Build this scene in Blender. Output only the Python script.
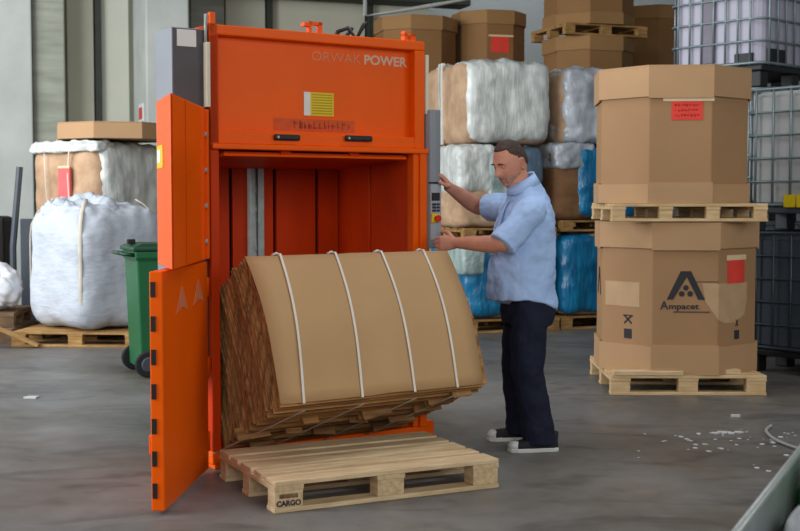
import bpy, bmesh, math, random
from mathutils import Vector, Matrix, noise

for o in list(bpy.data.objects):
    bpy.data.objects.remove(o, do_unlink=True)
scene = bpy.context.scene
COL = scene.collection
rad = math.radians

# ------------------------------------------------------------------ camera
cd = bpy.data.cameras.new('camera')
cam = bpy.data.objects.new('camera', cd)
COL.objects.link(cam)
cd.lens = 55.8
cd.sensor_width = 36.0
cd.clip_end = 200
cam.location = (0, 0, 1.42)
cam.rotation_euler = (rad(90 - 3.116), 0, 0)
cd.dof.use_dof = True
cd.dof.focus_distance = 6.6
cd.dof.aperture_fstop = 5.0
scene.camera = cam

# ------------------------------------------------------------------ world, lights, exposure
w = bpy.data.worlds.new('world')
scene.world = w
w.use_nodes = True
bg = w.node_tree.nodes['Background']
bg.inputs[0].default_value = (0.90, 0.95, 1.0, 1)
bg.inputs[1].default_value = 0.34


def area(name, loc, target, sx, sy, power, color):
    ld = bpy.data.lights.new(name, 'AREA')
    ld.shape = 'RECTANGLE'
    ld.size, ld.size_y = sx, sy
    ld.energy = power
    ld.color = color
    o = bpy.data.objects.new(name, ld)
    COL.objects.link(o)
    o.location = loc
    d = Vector(target) - Vector(loc)
    o.rotation_euler = d.to_track_quat('-Z', 'Y').to_euler()
    return o


area('daylight_gate_left', (-7.5, 5.0, 3.2), (0.0, 8.5, 1.2), 6.0, 4.5, 690, (0.96, 0.98, 1.0))
area('front_fill', (1.0, -4.0, 4.2), (0.3, 8.0, 0.8), 7.0, 3.5, 290, (1.0, 0.98, 0.95))  # unseen fill lamp added behind the camera, not a modelled gate
area('right_fill', (7.2, 2.5, 3.8), (-0.6, 7.0, 1.0), 4.5, 3.5, 150, (1.0, 0.97, 0.93))  # fill lamp added on the right to brighten the open door
area('rooflight', (0.5, 7.5, 6.2), (0.5, 7.6, 0.0), 5.0, 3.0, 170, (0.95, 0.98, 1.0))
area('window_far_left', (-7.2, 10.5, 4.2), (-3.2, 16.5, 2.2), 4.0, 3.0, 330, (0.97, 0.99, 1.0))
area('rear_wall_fill', (2.2, 18.3, 6.2), (2.6, 20.0, 3.4), 4.0, 1.2, 90, (0.95, 0.98, 1.0))  # unseen fill lamp added to brighten the rear right wall

scene.view_settings.view_transform = 'Standard'
scene.view_settings.look = 'None'
scene.view_settings.gamma = 1.0
scene.view_settings.use_curve_mapping = False
scene.view_settings.exposure = 0.0


# ------------------------------------------------------------------ materials
def lin(c):
    c = c / 255.0
    return c / 12.92 if c <= 0.04045 else ((c + 0.055) / 1.055) ** 2.4


def rgb(c):
    return (lin(c[0]), lin(c[1]), lin(c[2]), 1)


MATS = {}


def mat(name, c, rough=0.6, metal=0.0, var=0.12, scale=6.0, stretch=(1, 1, 1), bump=0.0, bscale=40.0,
        bstretch=None, spec=0.4, c2=None, detail=5.0, coat=0.0, rot=(0, 0, 0)):
    """principled material with a noise driven variation of the base colour and a noise bump"""
    m = bpy.data.materials.new(name)
    m.use_nodes = True
    nt = m.node_tree
    b = nt.nodes['Principled BSDF']
    b.inputs['Roughness'].default_value = rough
    b.inputs['Metallic'].default_value = metal
    b.inputs['Specular IOR Level'].default_value = spec
    b.inputs['Coat Weight'].default_value = coat
    tc = nt.nodes.new('ShaderNodeTexCoord')
    mp = nt.nodes.new('ShaderNodeMapping')
    mp.inputs['Scale'].default_value = stretch
    mp.inputs['Rotation'].default_value = rot
    nt.links.new(tc.outputs['Object'], mp.inputs['Vector'])
    n = nt.nodes.new('ShaderNodeTexNoise')
    n.inputs['Scale'].default_value = scale
    n.inputs['Detail'].default_value = detail
    nt.links.new(mp.outputs[0], n.inputs['Vector'])
    rp = nt.nodes.new('ShaderNodeValToRGB')
    base = rgb(c)
    if c2 is None:
        lo = tuple(x * (1 - var) for x in base[:3]) + (1,)
        hi = tuple(min(1, x * (1 + var)) for x in base[:3]) + (1,)
    else:
        lo, hi = base, rgb(c2)
    rp.color_ramp.elements[0].position = 0.32
    rp.color_ramp.elements[1].position = 0.68
    rp.color_ramp.elements[0].color = lo
    rp.color_ramp.elements[1].color = hi
    nt.links.new(n.outputs['Fac'], rp.inputs[0])
    nt.links.new(rp.outputs[0], b.inputs['Base Color'])
    if bump:
        mp2 = nt.nodes.new('ShaderNodeMapping')
        mp2.inputs['Scale'].default_value = bstretch or (1, 1, 1)
        nt.links.new(tc.outputs['Object'], mp2.inputs['Vector'])
        n2 = nt.nodes.new('ShaderNodeTexNoise')
        n2.inputs['Scale'].default_value = bscale
        n2.inputs['Detail'].default_value = 4
        nt.links.new(mp2.outputs[0], n2.inputs['Vector'])
        bp = nt.nodes.new('ShaderNodeBump')
        bp.inputs['Strength'].default_value = bump
        bp.inputs['Distance'].default_value = 0.02
        nt.links.new(n2.outputs['Fac'], bp.inputs['Height'])
        nt.links.new(bp.outputs[0], b.inputs['Normal'])
    MATS[name] = m
    return m


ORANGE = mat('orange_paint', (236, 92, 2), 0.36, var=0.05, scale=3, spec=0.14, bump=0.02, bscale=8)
ORANGE_IN = mat('orange_paint_dark', (192, 55, 3), 0.5, spec=0.15, var=0.14, scale=4, stretch=(1, 1, .4))  # darker orange for inner walls, head body and seams
BLACK = mat('black_plastic', (22, 22, 24), 0.5, var=0.2)
DARKLINE = mat('dark_gap', (16, 12, 10), 0.9, var=0.2)
STEEL = mat('galvanised_steel', (160, 174, 172), 0.42, 0.15, var=0.15, scale=20)
GREYPAINT = mat('grey_paint', (132, 138, 146), 0.45, var=0.05, scale=3)
GREYKEY = mat('grey_keypad', (160, 166, 172), 0.5, var=0.04)
CREAM = mat('cream_paint', (214, 208, 188), 0.5, var=0.05)
WHITE = mat('white_label', (225, 224, 220), 0.6, var=0.04)
YELLOW = mat('yellow_label', (222, 190, 10), 0.5, var=0.04)
RED = mat('red_plastic', (200, 28, 24), 0.4, var=0.05)
REDLABEL = mat('red_paper', (224, 66, 52), 0.7, var=0.08)
REDINK = mat('red_ink', (166, 36, 32), 0.8, var=0.1)
INK = mat('dark_ink', (48, 47, 52), 0.8, var=0.1)
LETTER = mat('silver_lettering', (206, 172, 146), 0.45, var=0.08)
LETTERDIM = mat('worn_silver_lettering', (208, 146, 106), 0.45, var=0.08)
DECAL = mat('worn_orange_decal', (206, 76, 6), 0.55, var=0.12, scale=20)
DECALINK = mat('faded_brown_lettering', (164, 58, 8), 0.6, var=0.2, scale=40)
ARROW = mat('pale_arrow_sticker', (206, 120, 82), 0.5, var=0.06)
BALECARD = mat('bale_cardboard_sheet', (186, 150, 106), 0.75, var=0.05, scale=2.5, bump=0.03, bscale=9)
BALELAYER = mat('bale_cardboard_edges', (104, 72, 42), 0.9, c2=(186, 136, 82), scale=5, stretch=(.5, 9, .5), rot=(rad(25.6), 0, 0), bump=0.25, bscale=60)
STRAP = mat('white_polyester_strap', (222, 218, 208), 0.5, var=0.05)
TWINE = mat('grey_twine', (150, 140, 120), 0.8, var=0.1)
WOOD = mat('raw_pine', (190, 162, 122), 0.8, c2=(222, 198, 160), scale=5, stretch=(1, 8, 8), bump=0.12, bscale=20, bstretch=(1, 8, 8))
WOODY = mat('raw_pine_crosswise', (188, 158, 118), 0.8, c2=(218, 194, 156), scale=5, stretch=(8, 1, 8), bump=0.12, bscale=20, bstretch=(8, 1, 8))
WOODYEL = mat('yellowish_pine', (190, 156, 108), 0.8, c2=(216, 190, 148), scale=5, stretch=(1, 8, 8), bump=0.12, bscale=20, bstretch=(1, 8, 8))
WOODOLD = mat('aged_pine', (128, 92, 50), 0.85, c2=(186, 146, 90), scale=5, stretch=(1, 6, 6), bump=0.1, bscale=20)
WOODGREY = mat('weathered_pine', (84, 66, 50), 0.9, c2=(140, 112, 84), scale=5, stretch=(1, 6, 6))
OCTA = mat('octabin_cardboard', (162, 125, 88), 0.75, var=0.05, scale=2)
OCTALID = mat('octabin_lid_cardboard', (178, 142, 104), 0.75, var=0.05, scale=2)
OCTAOLD = mat('brown_octabin_cardboard', (140, 102, 62), 0.8, var=0.06, scale=2)
OCTAOLDLID = mat('brown_octabin_lid', (152, 115, 72), 0.8, var=0.06, scale=2)
TAPE = mat('beige_tape', (222, 202, 160), 0.4, var=0.04)
PATCH = mat('bare_cardboard_patch', (186, 154, 118), 0.8, var=0.06, scale=8)
FILM = mat('white_stretch_film', (182, 187, 182), 0.3, c2=(220, 225, 223), scale=7, stretch=(2.2, 2.2, .6), bump=0.35, bscale=14, bstretch=(3.0, 3.0, .5), spec=0.6)
FILMSIL = mat('silvery_stretch_film', (150, 156, 162), 0.25, c2=(200, 207, 216), scale=5, stretch=(1.5, 1.5, .5), bump=0.4, bscale=14, bstretch=(1.4, 1.4, .6), spec=0.6)
FILMTEAL = mat('greenish_stretch_film', (128, 152, 150), 0.28, c2=(190, 208, 204), scale=6, stretch=(1.5, 1.5, .5), bump=0.6, bscale=16, spec=0.6)
FILMBLUE = mat('blue_stretch_film', (8, 88, 132), 0.28, c2=(22, 126, 172), scale=5, stretch=(2, 2, .5), bump=0.7, bscale=14, bstretch=(2, 2, .5), spec=0.6)
FILMGREY = mat('slate_grey_film', (84, 104, 122), 0.4, var=0.15, bump=0.3, bscale=12)
CARDTAN = mat('bale_end_cardboard', (166, 134, 104), 0.85, c2=(196, 164, 134), scale=6, bump=0.25, bscale=18)
FIBC = mat('white_woven_bag', (188, 196, 207), 0.65, var=0.05, scale=4, bump=0.6, bscale=7, bstretch=(1, 1, 3.0))
BAGPLASTIC = mat('white_plastic_bag', (205, 208, 214), 0.35, var=0.08, bump=0.5, bscale=14)
BINGREEN = mat('green_plastic', (30, 96, 58), 0.42, var=0.08, scale=3)
BINDARK = mat('dark_green_plastic', (24, 66, 44), 0.45, var=0.08)
RUBBER = mat('black_rubber', (26, 27, 29), 0.7, var=0.15)
TANK = mat('milky_tank_plastic', (166, 165, 182), 0.4, var=0.05, scale=3, stretch=(3, 3, .3))
TANK2 = mat('grey_white_tank_plastic', (176, 178, 178), 0.4, var=0.05, scale=3, stretch=(3, 3, .3))
TANKDARK = mat('dark_grey_tank_plastic', (62, 70, 80), 0.45, var=0.1, scale=3, stretch=(3, 3, .3))
CAGE = mat('cage_steel', (128, 142, 146), 0.42, 0.5, var=0.08)
CAGEDARK = mat('dark_cage_steel', (70, 80, 88), 0.45, 0.5, var=0.08)
SKIN = mat('skin', (204, 142, 118), 0.5, var=0.08, scale=18, spec=0.35)
HAIR = mat('short_dark_hair', (72, 58, 52), 0.85, var=0.35, scale=60, bump=0.5, bscale=160)
STUBBLE = mat('grey_stubble', (182, 136, 116), 0.85, var=0.25, scale=90)
SHIRT = mat('light_blue_shirt', (170, 199, 242), 0.8, var=0.05, scale=5, bump=0.6, bscale=7, bstretch=(1, 1, .8), spec=0.2)
SHIRTDARK = mat('light_blue_shirt_trim', (140, 168, 212), 0.8, var=0.05, spec=0.2)
JEANS = mat('dark_navy_denim', (30, 34, 52), 0.85, var=0.18, scale=12, bump=0.5, bscale=9, spec=0.2)
SHOE = mat('black_canvas', (34, 34, 38), 0.8, var=0.15)
SOLE = mat('white_rubber_sole', (206, 206, 202), 0.6, var=0.05)
BROW = mat('dark_eyebrow_hair', (58, 44, 38), 0.9, var=0.2)
EYE = mat('eye_white', (205, 198, 192), 0.3, var=0.02)
HOPPER = mat('grey_galvanised_sheet', (128, 136, 134), 0.45, 0.4, var=0.1, scale=5)
RIM = mat('pale_steel_rim', (170, 176, 176), 0.4, 0.4, var=0.06)
BLUEBAG = mat('pale_blue_bag', (178, 196, 228), 0.5, var=0.1, bump=0.3, bscale=10)
GREENBAG = mat('green_bag', (40, 132, 60), 0.5, var=0.1)
CONCRETE = mat('rough_concrete', (142, 146, 134), 0.9, c2=(164, 168, 156), scale=3, stretch=(.6, .6, 3.5), bump=0.2, bscale=18)
CONCLIGHT = mat('pale_concrete', (174, 180, 176), 0.9, c2=(190, 195, 191), scale=2, bump=0.1, bscale=12)
PANEL = mat('beige_wall_panel', (186, 185, 168), 0.85, var=0.05, scale=1.2)
PANELPALE = mat('pale_wall_panel', (192, 193, 180), 0.85, var=0.04, scale=1.2)
PLASTER = mat('blue_grey_plaster', (158, 164, 165), 0.9, var=0.05, scale=1.0)
DARKSTEEL = mat('dark_steel_beam', (54, 58, 52), 0.7, 0.2, var=0.1)
PIPE = mat('pale_pipe', (170, 172, 168), 0.5, 0.2, var=0.06)
CEIL = mat('ceiling_deck', (82, 84, 80), 0.9, var=0.08)
POST = mat('dark_grey_steel', (72, 78, 86), 0.5, 0.3, var=0.1)
SCRAP = mat('white_paper_scrap', (196, 198, 202), 0.8, var=0.05)


def floor_material():
    m = bpy.data.materials.new('sealed_concrete_floor')
    m.use_nodes = True
    nt = m.node_tree
    L = nt.links.new
    b = nt.nodes['Principled BSDF']
    tc = nt.nodes.new('ShaderNodeTexCoord')

    def nz(scale, detail, stretch=(1, 1, 1), dist=0.0, rot=0.0):
        mp = nt.nodes.new('ShaderNodeMapping')
        mp.inputs['Scale'].default_value = stretch
        mp.inputs['Rotation'].default_value = (0, 0, rot)
        L(tc.outputs['Object'], mp.inputs['Vector'])
        n = nt.nodes.new('ShaderNodeTexNoise')
        n.inputs['Scale'].default_value = scale
        n.inputs['Detail'].default_value = detail
        n.inputs['Distortion'].default_value = dist
        L(mp.outputs[0], n.inputs['Vector'])
        return n.outputs['Fac']

    def ramp(fac, p0, c0, p1, c1):
        r = nt.nodes.new('ShaderNodeValToRGB')
        r.color_ramp.elements[0].position = p0
        r.color_ramp.elements[1].position = p1
        r.color_ramp.elements[0].color = c0
        r.color_ramp.elements[1].color = c1
        L(fac, r.inputs[0])
        return r.outputs[0]

    def mul(a, c, f=1.0):
        x = nt.nodes.new('ShaderNodeMix')
        x.data_type = 'RGBA'
        x.blend_type = 'MULTIPLY'
        x.inputs[0].default_value = f
        L(a, x.inputs[6])
        L(c, x.inputs[7])
        return x.outputs[2]
    g = lambda v: (v, v, v, 1)
    base = ramp(nz(0.9, 6), 0.3, rgb((106, 105, 104)), 0.7, rgb((132, 130, 128)))
    fine = ramp(nz(9, 8), 0.3, g(0.82), 0.7, g(1.0))
    streak = ramp(nz(1.5, 8, (0.7, 1.5, 1), 2.2, 0.5), 0.33, g(0.66), 0.46, g(1.0))
    brown = ramp(nz(0.7, 4, (1, 1, 1), 0.6), 0.3, rgb((222, 214, 200)), 0.6, g(1.0))
    spots = ramp(nz(26, 3), 0.24, g(0.6), 0.33, g(1.0))
    c = mul(mul(mul(mul(base, fine), streak), brown), spots)
    L(c, b.inputs['Base Color'])
    rr = ramp(nz(2.2, 5), 0.3, g(0.36), 0.7, g(0.58))
    L(rr, b.inputs['Roughness'])
    b.inputs['Specular IOR Level'].default_value = 0.45
    bp = nt.nodes.new('ShaderNodeBump')
    bp.inputs['Strength'].default_value = 0.06
    bp.inputs['Distance'].default_value = 0.01
    L(nz(30, 5), bp.inputs['Height'])
    L(bp.outputs[0], b.inputs['Normal'])
    return m


FLOOR = floor_material()


# ------------------------------------------------------------------ mesh helpers
class MB:
    def __init__(self):
        self.v, self.f = [], []

    def add(self, vs, fs, M=None):
        o = len(self.v)
        for p in vs:
            p = Vector(p)
            self.v.append(M @ p if M is not None else p)
        self.f += [tuple(i + o for i in f) for f in fs]
        return self

    def box(self, x0, x1, y0, y1, z0, z1, M=None):
        vs = [(x0, y0, z0), (x1, y0, z0), (x1, y1, z0), (x0, y1, z0), (x0, y0, z1), (x1, y0, z1), (x1, y1, z1), (x0, y1, z1)]
        fs = [(0, 3, 2, 1), (4, 5, 6, 7), (0, 1, 5, 4), (1, 2, 6, 5), (2, 3, 7, 6), (3, 0, 4, 7)]
        return self.add(vs, fs, M)

    def prism(self, poly, z0, z1, M=None):
        """polygon in x, y (counter clockwise) extruded along z"""
        n = len(poly)
        vs = [(p[0], p[1], z0) for p in poly] + [(p[0], p[1], z1) for p in poly]
        fs = [tuple(reversed(range(n))), tuple(range(n, 2 * n))]
        fs += [(i, (i + 1) % n, n + (i + 1) % n, n + i) for i in range(n)]
        return self.add(vs, fs, M)

    def tube(self, pts, r, n=8, flat=1.0, up=None):
        """tube along points; r is a radius, a list of radii or of (ra, rb) pairs"""
        pts = [Vector(p) for p in pts]
        k = len(pts)
        rs = r if isinstance(r, (list, tuple)) else [r] * k
        o = len(self.v)
        ref = None
        for i, p in enumerate(pts):
            t = (pts[min(i + 1, k - 1)] - pts[max(i - 1, 0)]).normalized()
            if ref is None:
                a = Vector(up) if up is not None else (Vector((0, 0, 1)) if abs(t.z) < .9 else Vector((1, 0, 0)))
            else:
                a = ref
            b = t.cross(a).normalized()
            a = b.cross(t).normalized()
            ref = a
            ri = rs[i]
            ra, rb = ri if isinstance(ri, (list, tuple)) else (ri, ri * flat)
            for j in range(n):
                q = 2 * math.pi * j / n
                self.v.append(p + b * (math.cos(q) * ra) + a * (math.sin(q) * rb))
        for i in range(k - 1):
            for j in range(n):
                self.f.append((o + i * n + j, o + i * n + (j + 1) % n, o + (i + 1) * n + (j + 1) % n, o + (i + 1) * n + j))
        self.f.append(tuple(o + j for j in reversed(range(n))))
        self.f.append(tuple(o + (k - 1) * n + j for j in range(n)))
        return self

    def rings(self, rings, cap=True):
        """closed loops of equal length joined into a skin"""
        o = len(self.v)
        n = len(rings[0])
        for r in rings:
            for p in r:
                self.v.append(Vector(p))
        for i in range(len(rings) - 1):
            for j in range(n):
                self.f.append((o + i * n + j, o + i * n + (j + 1) % n, o + (i + 1) * n + (j + 1) % n, o + (i + 1) * n + j))
        if cap:
            self.f.append(tuple(o + j for j in reversed(range(n))))
            self.f.append(tuple(o + (len(rings) - 1) * n + j for j in range(n)))
        return self

    def mesh(self, name):
        me = bpy.data.meshes.new(name)
        me.from_pydata([tuple(p) for p in self.v], [], self.f)
        bm = bmesh.new()
        bm.from_mesh(me)
        bmesh.ops.recalc_face_normals(bm, faces=bm.faces)
        bm.to_mesh(me)
        bm.free()
        me.update()
        return me

    def build(self, name, m, parent=None, bevel=0.0, smooth=False, subsurf=0, segs=2):
        me = self.mesh(name)
        return put(name, me, m, parent, bevel, smooth, subsurf, segs)


def put(name, me, m, parent=None, bevel=0.0, smooth=False, subsurf=0, segs=2):
    me.materials.append(m)
    o = bpy.data.objects.new(name, me)
    COL.objects.link(o)
    if parent is not None:
        o.parent = parent
    if smooth:
        for p in me.polygons:
            p.use_smooth = True
    if bevel:
        b = o.modifiers.new('bevel', 'BEVEL')
        b.width = bevel
        b.segments = segs
        b.limit_method = 'ANGLE'
        b.angle_limit = rad(35)
    if subsurf:
        s = o.modifiers.new('subsurf', 'SUBSURF')
        s.levels = s.render_levels = subsurf
    return o


def tag(o, label, cat, group=None):
    o['label'] = label
    o['category'] = cat
    if group:
        o['group'] = group
    return o


def thing(name, label, cat, loc=(0, 0, 0), yaw=0.0, group=None):
    o = bpy.data.objects.new(name, None)
    o.empty_display_size = 0.1
    COL.objects.link(o)
    o.location = loc
    o.rotation_euler = (0, 0, rad(yaw))
    return tag(o, label, cat, group)


def struct(o):
    o['kind'] = 'structure'
    return o


def copy_thing(src, label=None, loc=None, yaw=None, group=None):
    c = src.copy()
    COL.objects.link(c)
    if loc is not None:
        c.location = loc
    if yaw is not None:
        c.rotation_euler = (0, 0, rad(yaw))
    if label:
        c['label'] = label
    if group:
        c['group'] = group
    for ch in list(src.children):
        d = ch.copy()
        COL.objects.link(d)
        d.parent = c
        for g in list(ch.children):
            e = g.copy()
            COL.objects.link(e)
            e.parent = d
    return c


def remesh_object(o, voxel, smooth_iter=0):
    md = o.modifiers.new('remesh', 'REMESH')
    md.mode = 'VOXEL'
    md.voxel_size = voxel
    md.use_smooth_shade = True
    if smooth_iter:
        sm = o.modifiers.new('smooth', 'SMOOTH')
        sm.factor = 0.5
        sm.iterations = smooth_iter
    dg = bpy.context.evaluated_depsgraph_get()
    me = bpy.data.meshes.new_from_object(o.evaluated_get(dg))
    old = o.data
    o.modifiers.clear()
    o.data = me
    bpy.data.meshes.remove(old)
    for p in me.polygons:
        p.use_smooth = True
    return o


def puffy(x0, x1, y0, y1, z0, z1, n=12, power=10, amp=0.02, freq=3.0, seed=0, ridged=False, topamp=0.0):
    """rounded box with lumpy noise: bales, bags, wrapping film"""
    bm = bmesh.new()
    bmesh.ops.create_cube(bm, size=2.0)
    bmesh.ops.subdivide_edges(bm, edges=bm.edges[:], cuts=n, use_grid_fill=True)
    off = Vector((seed * 7.31, seed * 3.77, seed * 1.93))
    sx, sy, sz = (x1 - x0) / 2, (y1 - y0) / 2, (z1 - z0) / 2
    c = Vector(((x0 + x1) / 2, (y0 + y1) / 2, (z0 + z1) / 2))
    for vt in bm.verts:
        p = vt.co
        q = (abs(p.x) ** power + abs(p.y) ** power + abs(p.z) ** power) ** (1.0 / power)
        d = p / q
        nrm = Vector((math.copysign(abs(d.x) ** (power - 1), d.x), math.copysign(abs(d.y) ** (power - 1), d.y), math.copysign(abs(d.z) ** (power - 1), d.z)))
        nrm.normalize()
        s = Vector((d.x * sx, d.y * sy, d.z * sz))
        t = s * freq + off
        k = noise.noise(t) + 0.5 * noise.noise(t * 2.3) + 0.3 * noise.noise(t * 5.1)
        if ridged:
            k = 0.6 - abs(k) * 1.6
        s += nrm * (k * amp)
        if topamp and d.z > 0.6:
            s.z += topamp * (noise.noise(t * 1.7) + 0.6 * noise.noise(t * 4.0))
        vt.co = c + s
    me = bpy.data.meshes.new('puffy')
    bm.to_mesh(me)
    bm.free()
    return me


def text_mesh(body, size, extrude=0.0006, offset=0.0, align='LEFT', sx=1.0):
    cu = bpy.data.curves.new('txt', 'FONT')
    cu.body = body
    cu.size = size
    cu.extrude = extrude
    cu.offset = offset
    cu.align_x = align
    o = bpy.data.objects.new('txt', cu)
    COL.objects.link(o)
    dg = bpy.context.evaluated_depsgraph_get()
    me = bpy.data.meshes.new_from_object(o.evaluated_get(dg))
    bpy.data.objects.remove(o, do_unlink=True)
    for v in me.vertices:
        v.co.x *= sx
    return me


def stand_text(me, M):
    """text lies in x, y: stand it up on a face that looks along -y, then move by M"""
    me.transform(M @ Matrix.Rotation(rad(90), 4, 'X'))
    return me


T = Matrix.Translation


def RZ(a):
    return Matrix.Rotation(rad(a), 4, 'Z')


# ------------------------------------------------------------------ the hall
struct(MB().box(-11, 11, -7, 24, -0.2, 0.0).build('floor', FLOOR))
WY = 20.0                                   # the hall stands turned against the camera
WM = T((0, 18.6, 0)) @ RZ(WY)
wb = MB().box(-9, 0.55, 0.30, 0.55, 0, 6.4, WM)
struct(wb.build('wall_back', PANEL))
struct(MB().box(3.15, 12, -1.0, -0.75, 0, 6.4, T((0, 18.6, 0)) @ RZ(WY) @ T((-2.85, 2.2, 0))).build('wall_back_right', PLASTER))
# pale panels standing proud of the wall between the columns
k = 0
for (a, b, mm) in [(-4.79, -4.43, PANEL), (-4.33, -3.95, PANELPALE), (-3.08, -2.60, CONCRETE), (-2.58, -2.0, PANEL), (-1.9, -0.48, PANEL), (-0.36, 0.54, PANEL)]:
    k += 1
    struct(MB().box(a, b, 0.20, 0.31, 0, 6.4, WM).build('trim_%d' % k, mm, bevel=0.01))
k += 1
struct(MB().box(-5.28, -4.86, -0.28, 0.31, 0, 6.4, WM).build('trim_%d' % k, CONCRETE, bevel=0.02))
k += 1
struct(MB().box(-3.88, -3.31, -0.90, 0.31, 0, 6.4, WM).build('trim_%d' % k, CONCLIGHT, bevel=0.02))
k += 1
struct(MB().box(-9.0, -5.29, -0.40, 0.31, 0, 6.4, WM).build('trim_%d' % k, CONCLIGHT, bevel=0.02))
# slim dark posts in the joints
for a in (-4.38, -1.95, -0.42):
    k += 1
    struct(MB().box(a - .035, a + .035, 0.1, 0.3, 0, 6.4, WM).build('trim_%d' % k, DARKSTEEL))
# dark roof beam along the wall
k += 1
struct(MB().box(-3.2, 1.0, -0.35, 0.05, 4.27, 4.6, WM).build('trim_%d' % k, DARKSTEEL, bevel=0.02))
struct(MB().box(-11, 11, -2, 24, 6.4, 6.6).build('ceiling', CEIL))
struct(MB().box(-11, -10.8, -2, 24, 0, 1.2).build('wall_left', PLASTER))
struct(MB().box(8.0, 8.2, -2, 24, 0, 6.4).build('wall_right', PLASTER))

pipe = MB().tube([(-0.5, 17.9, 6.4), (-0.5, 17.9, 4.02), (-0.15, 17.85, 4.06), (0.5, 17.8, 4.16), (1.05, 17.8, 4.26), (1.3, 17.8, 6.4)], 0.028, 8)
tag(pipe.build('ceiling_pipe', PIPE, smooth=True), 'pale pipe running along under the dark roof beam', 'pipe')

sg = thing('wall_sign', 'small red and white sign on the concrete column at left', 'sign', WM @ Vector((-4.875, -0.15, 2.62)), WY - 90)
MB().box(-0.2, 0.2, -0.012, 0, -0.12, 0.12).build('sign_board', WHITE, sg)
MB().box(-0.15, 0.15, -0.016, -0.012, -0.09, 0.07).build('sign_print', RED, sg)
sg.location = WM @ Vector((-3.882, -0.45, 2.57))
sg.rotation_euler = (0, 0, rad(WY - 90))

# ------------------------------------------------------------------ the baler
baler = thing('cardboard_baler', 'large orange vertical baling press with its door swung open, behind the tipped cardboard bale', 'baling press', (-0.974, 6.392, 0), 33.6)
BI = (T((-0.974, 6.392, 0)) @ RZ(33.6)).inverted()

MB().box(0.0, 1.34, 0.0, 0.70, 0.03, 0.10).box(0.14, 1.34, 0.70, 0.98, 0.03, 0.10).build('base', ORANGE, baler, 0.008)
for (a, b) in ((0.02, 0.02), (1.2, 0.02), (0.02, 0.58), (1.2, 0.86)):
    MB().box(a, a + 0.12, b, b + 0.1, 0.0, 0.03).build('foot', ORANGE, baler, 0.005)
for (a, b) in ((1.34, 0.03), (1.34, 0.42)):
    MB().box(a, a + 0.09, b, b + 0.09, 0.0, 0.12).build('side_bracket', ORANGE, baler, 0.008)
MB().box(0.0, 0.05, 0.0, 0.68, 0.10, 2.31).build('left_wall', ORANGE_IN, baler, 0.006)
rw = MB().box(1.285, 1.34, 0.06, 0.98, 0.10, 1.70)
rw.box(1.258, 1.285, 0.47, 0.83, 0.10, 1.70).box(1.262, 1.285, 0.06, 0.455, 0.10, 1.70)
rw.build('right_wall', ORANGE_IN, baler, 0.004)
cp = MB().box(1.258, 1.345, -0.005, 0.06, 0.10, 1.675)
cp.box(1.295, 1.345, -0.02, -0.005, 0.10, 1.675)
cp.build('right_column', ORANGE, baler, 0.006)
bp_ = MB()
edges = [0.12, 0.517, 0.81, 1.104, 1.258]
for i in range(4):
    bp_.box(edges[i] + (0.011 if i else 0), edges[i + 1] - (0.011 if i < 3 else 0), 0.83, 0.86, 0.10, 1.70)
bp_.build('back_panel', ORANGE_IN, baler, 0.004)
MB().box(0.16, 1.285, 0.88, 0.94, 0.10, 1.70).build('back_liner', DARKLINE, baler)
gc = MB().box(0.622, 0.650, 0.78, 0.829, 0.10, 1.60).box(0.672, 0.712, 0.78, 0.829, 0.10, 1.60).box(0.648, 0.672, 0.812, 0.829, 0.10, 1.60)
gc.build('guide_column', STEEL, baler, 0.003)
gr_ = MB().tube([(0.66, 0.80, 0.2), (0.66, 0.80, 1.66)], 0.008, 8)
for z in (1.02, 1.1, 1.33, 1.45):
    gr_.tube([(0.66, 0.80, z), (0.66, 0.80, z + 0.04)], 0.012, 8)
gr_.build('guide_rod', STEEL, baler, smooth=True)

# head with its recessed front cover
hd = MB().box(0.05, 1.34, 0.12, 0.66, 1.70, 2.30).box(0.2, 1.34, 0.66, 0.96, 1.70, 2.2)
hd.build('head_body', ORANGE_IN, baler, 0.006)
fr = MB().box(0.0, 1.34, 0.0, 0.12, 2.258, 2.31).box(0.0, 0.046, 0.0, 0.12, 1.70, 2.258).box(1.272, 1.34, 0.0, 0.12, 1.70, 2.258)
fr.box(0.046, 1.272, 0.0, 0.12, 1.70, 1.765)
fr.build('head_frame', ORANGE, baler, 0.006)
MB().box(0.046, 1.272, 0.062, 0.118, 1.765, 2.258).build('front_cover', ORANGE, baler)
MB().box(0.0, 1.35, -0.03, 0.12, 1.672, 1.70).build('lower_ledge', ORANGE, baler, 0.006)
for (a, b, z) in ((0.362, 0.519, 1.742), (0.800, 0.975, 1.748)):
    h = MB().box(a, b, -0.022, -0.002, z - 0.016, z + 0.016)
    h = h.build('handle', BLACK, baler, 0.009)
    MB().tube([((a + 0.02), -0.026, z), ((a + 0.02), -0.02, z)], 0.007, 8).build('screw', STEEL, h)
lab = MB().box(0.582, 0.770, 0.058, 0.0615, 1.868, 1.995).build('instruction_label', YELLOW, baler)
MB().box(0.582, 0.622, 0.0575, 0.059, 1.868, 1.995).build('label_margin', WHITE, lab)
ln = MB()
for i in range(8):
    ln.box(0.632, 0.76, 0.0575, 0.0585, 1.878 + i * 0.0145, 1.884 + i * 0.0145)
ln.build('label_lines', mat('olive_print', (168, 150, 14), 0.6), lab)
dc = MB().box(0.40, 0.905, 0.0595, 0.0618, 1.782, 1.848).build('worn_decal', DECAL, baler)
random.seed(5)
dl = MB()
x = 0.52
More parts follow.
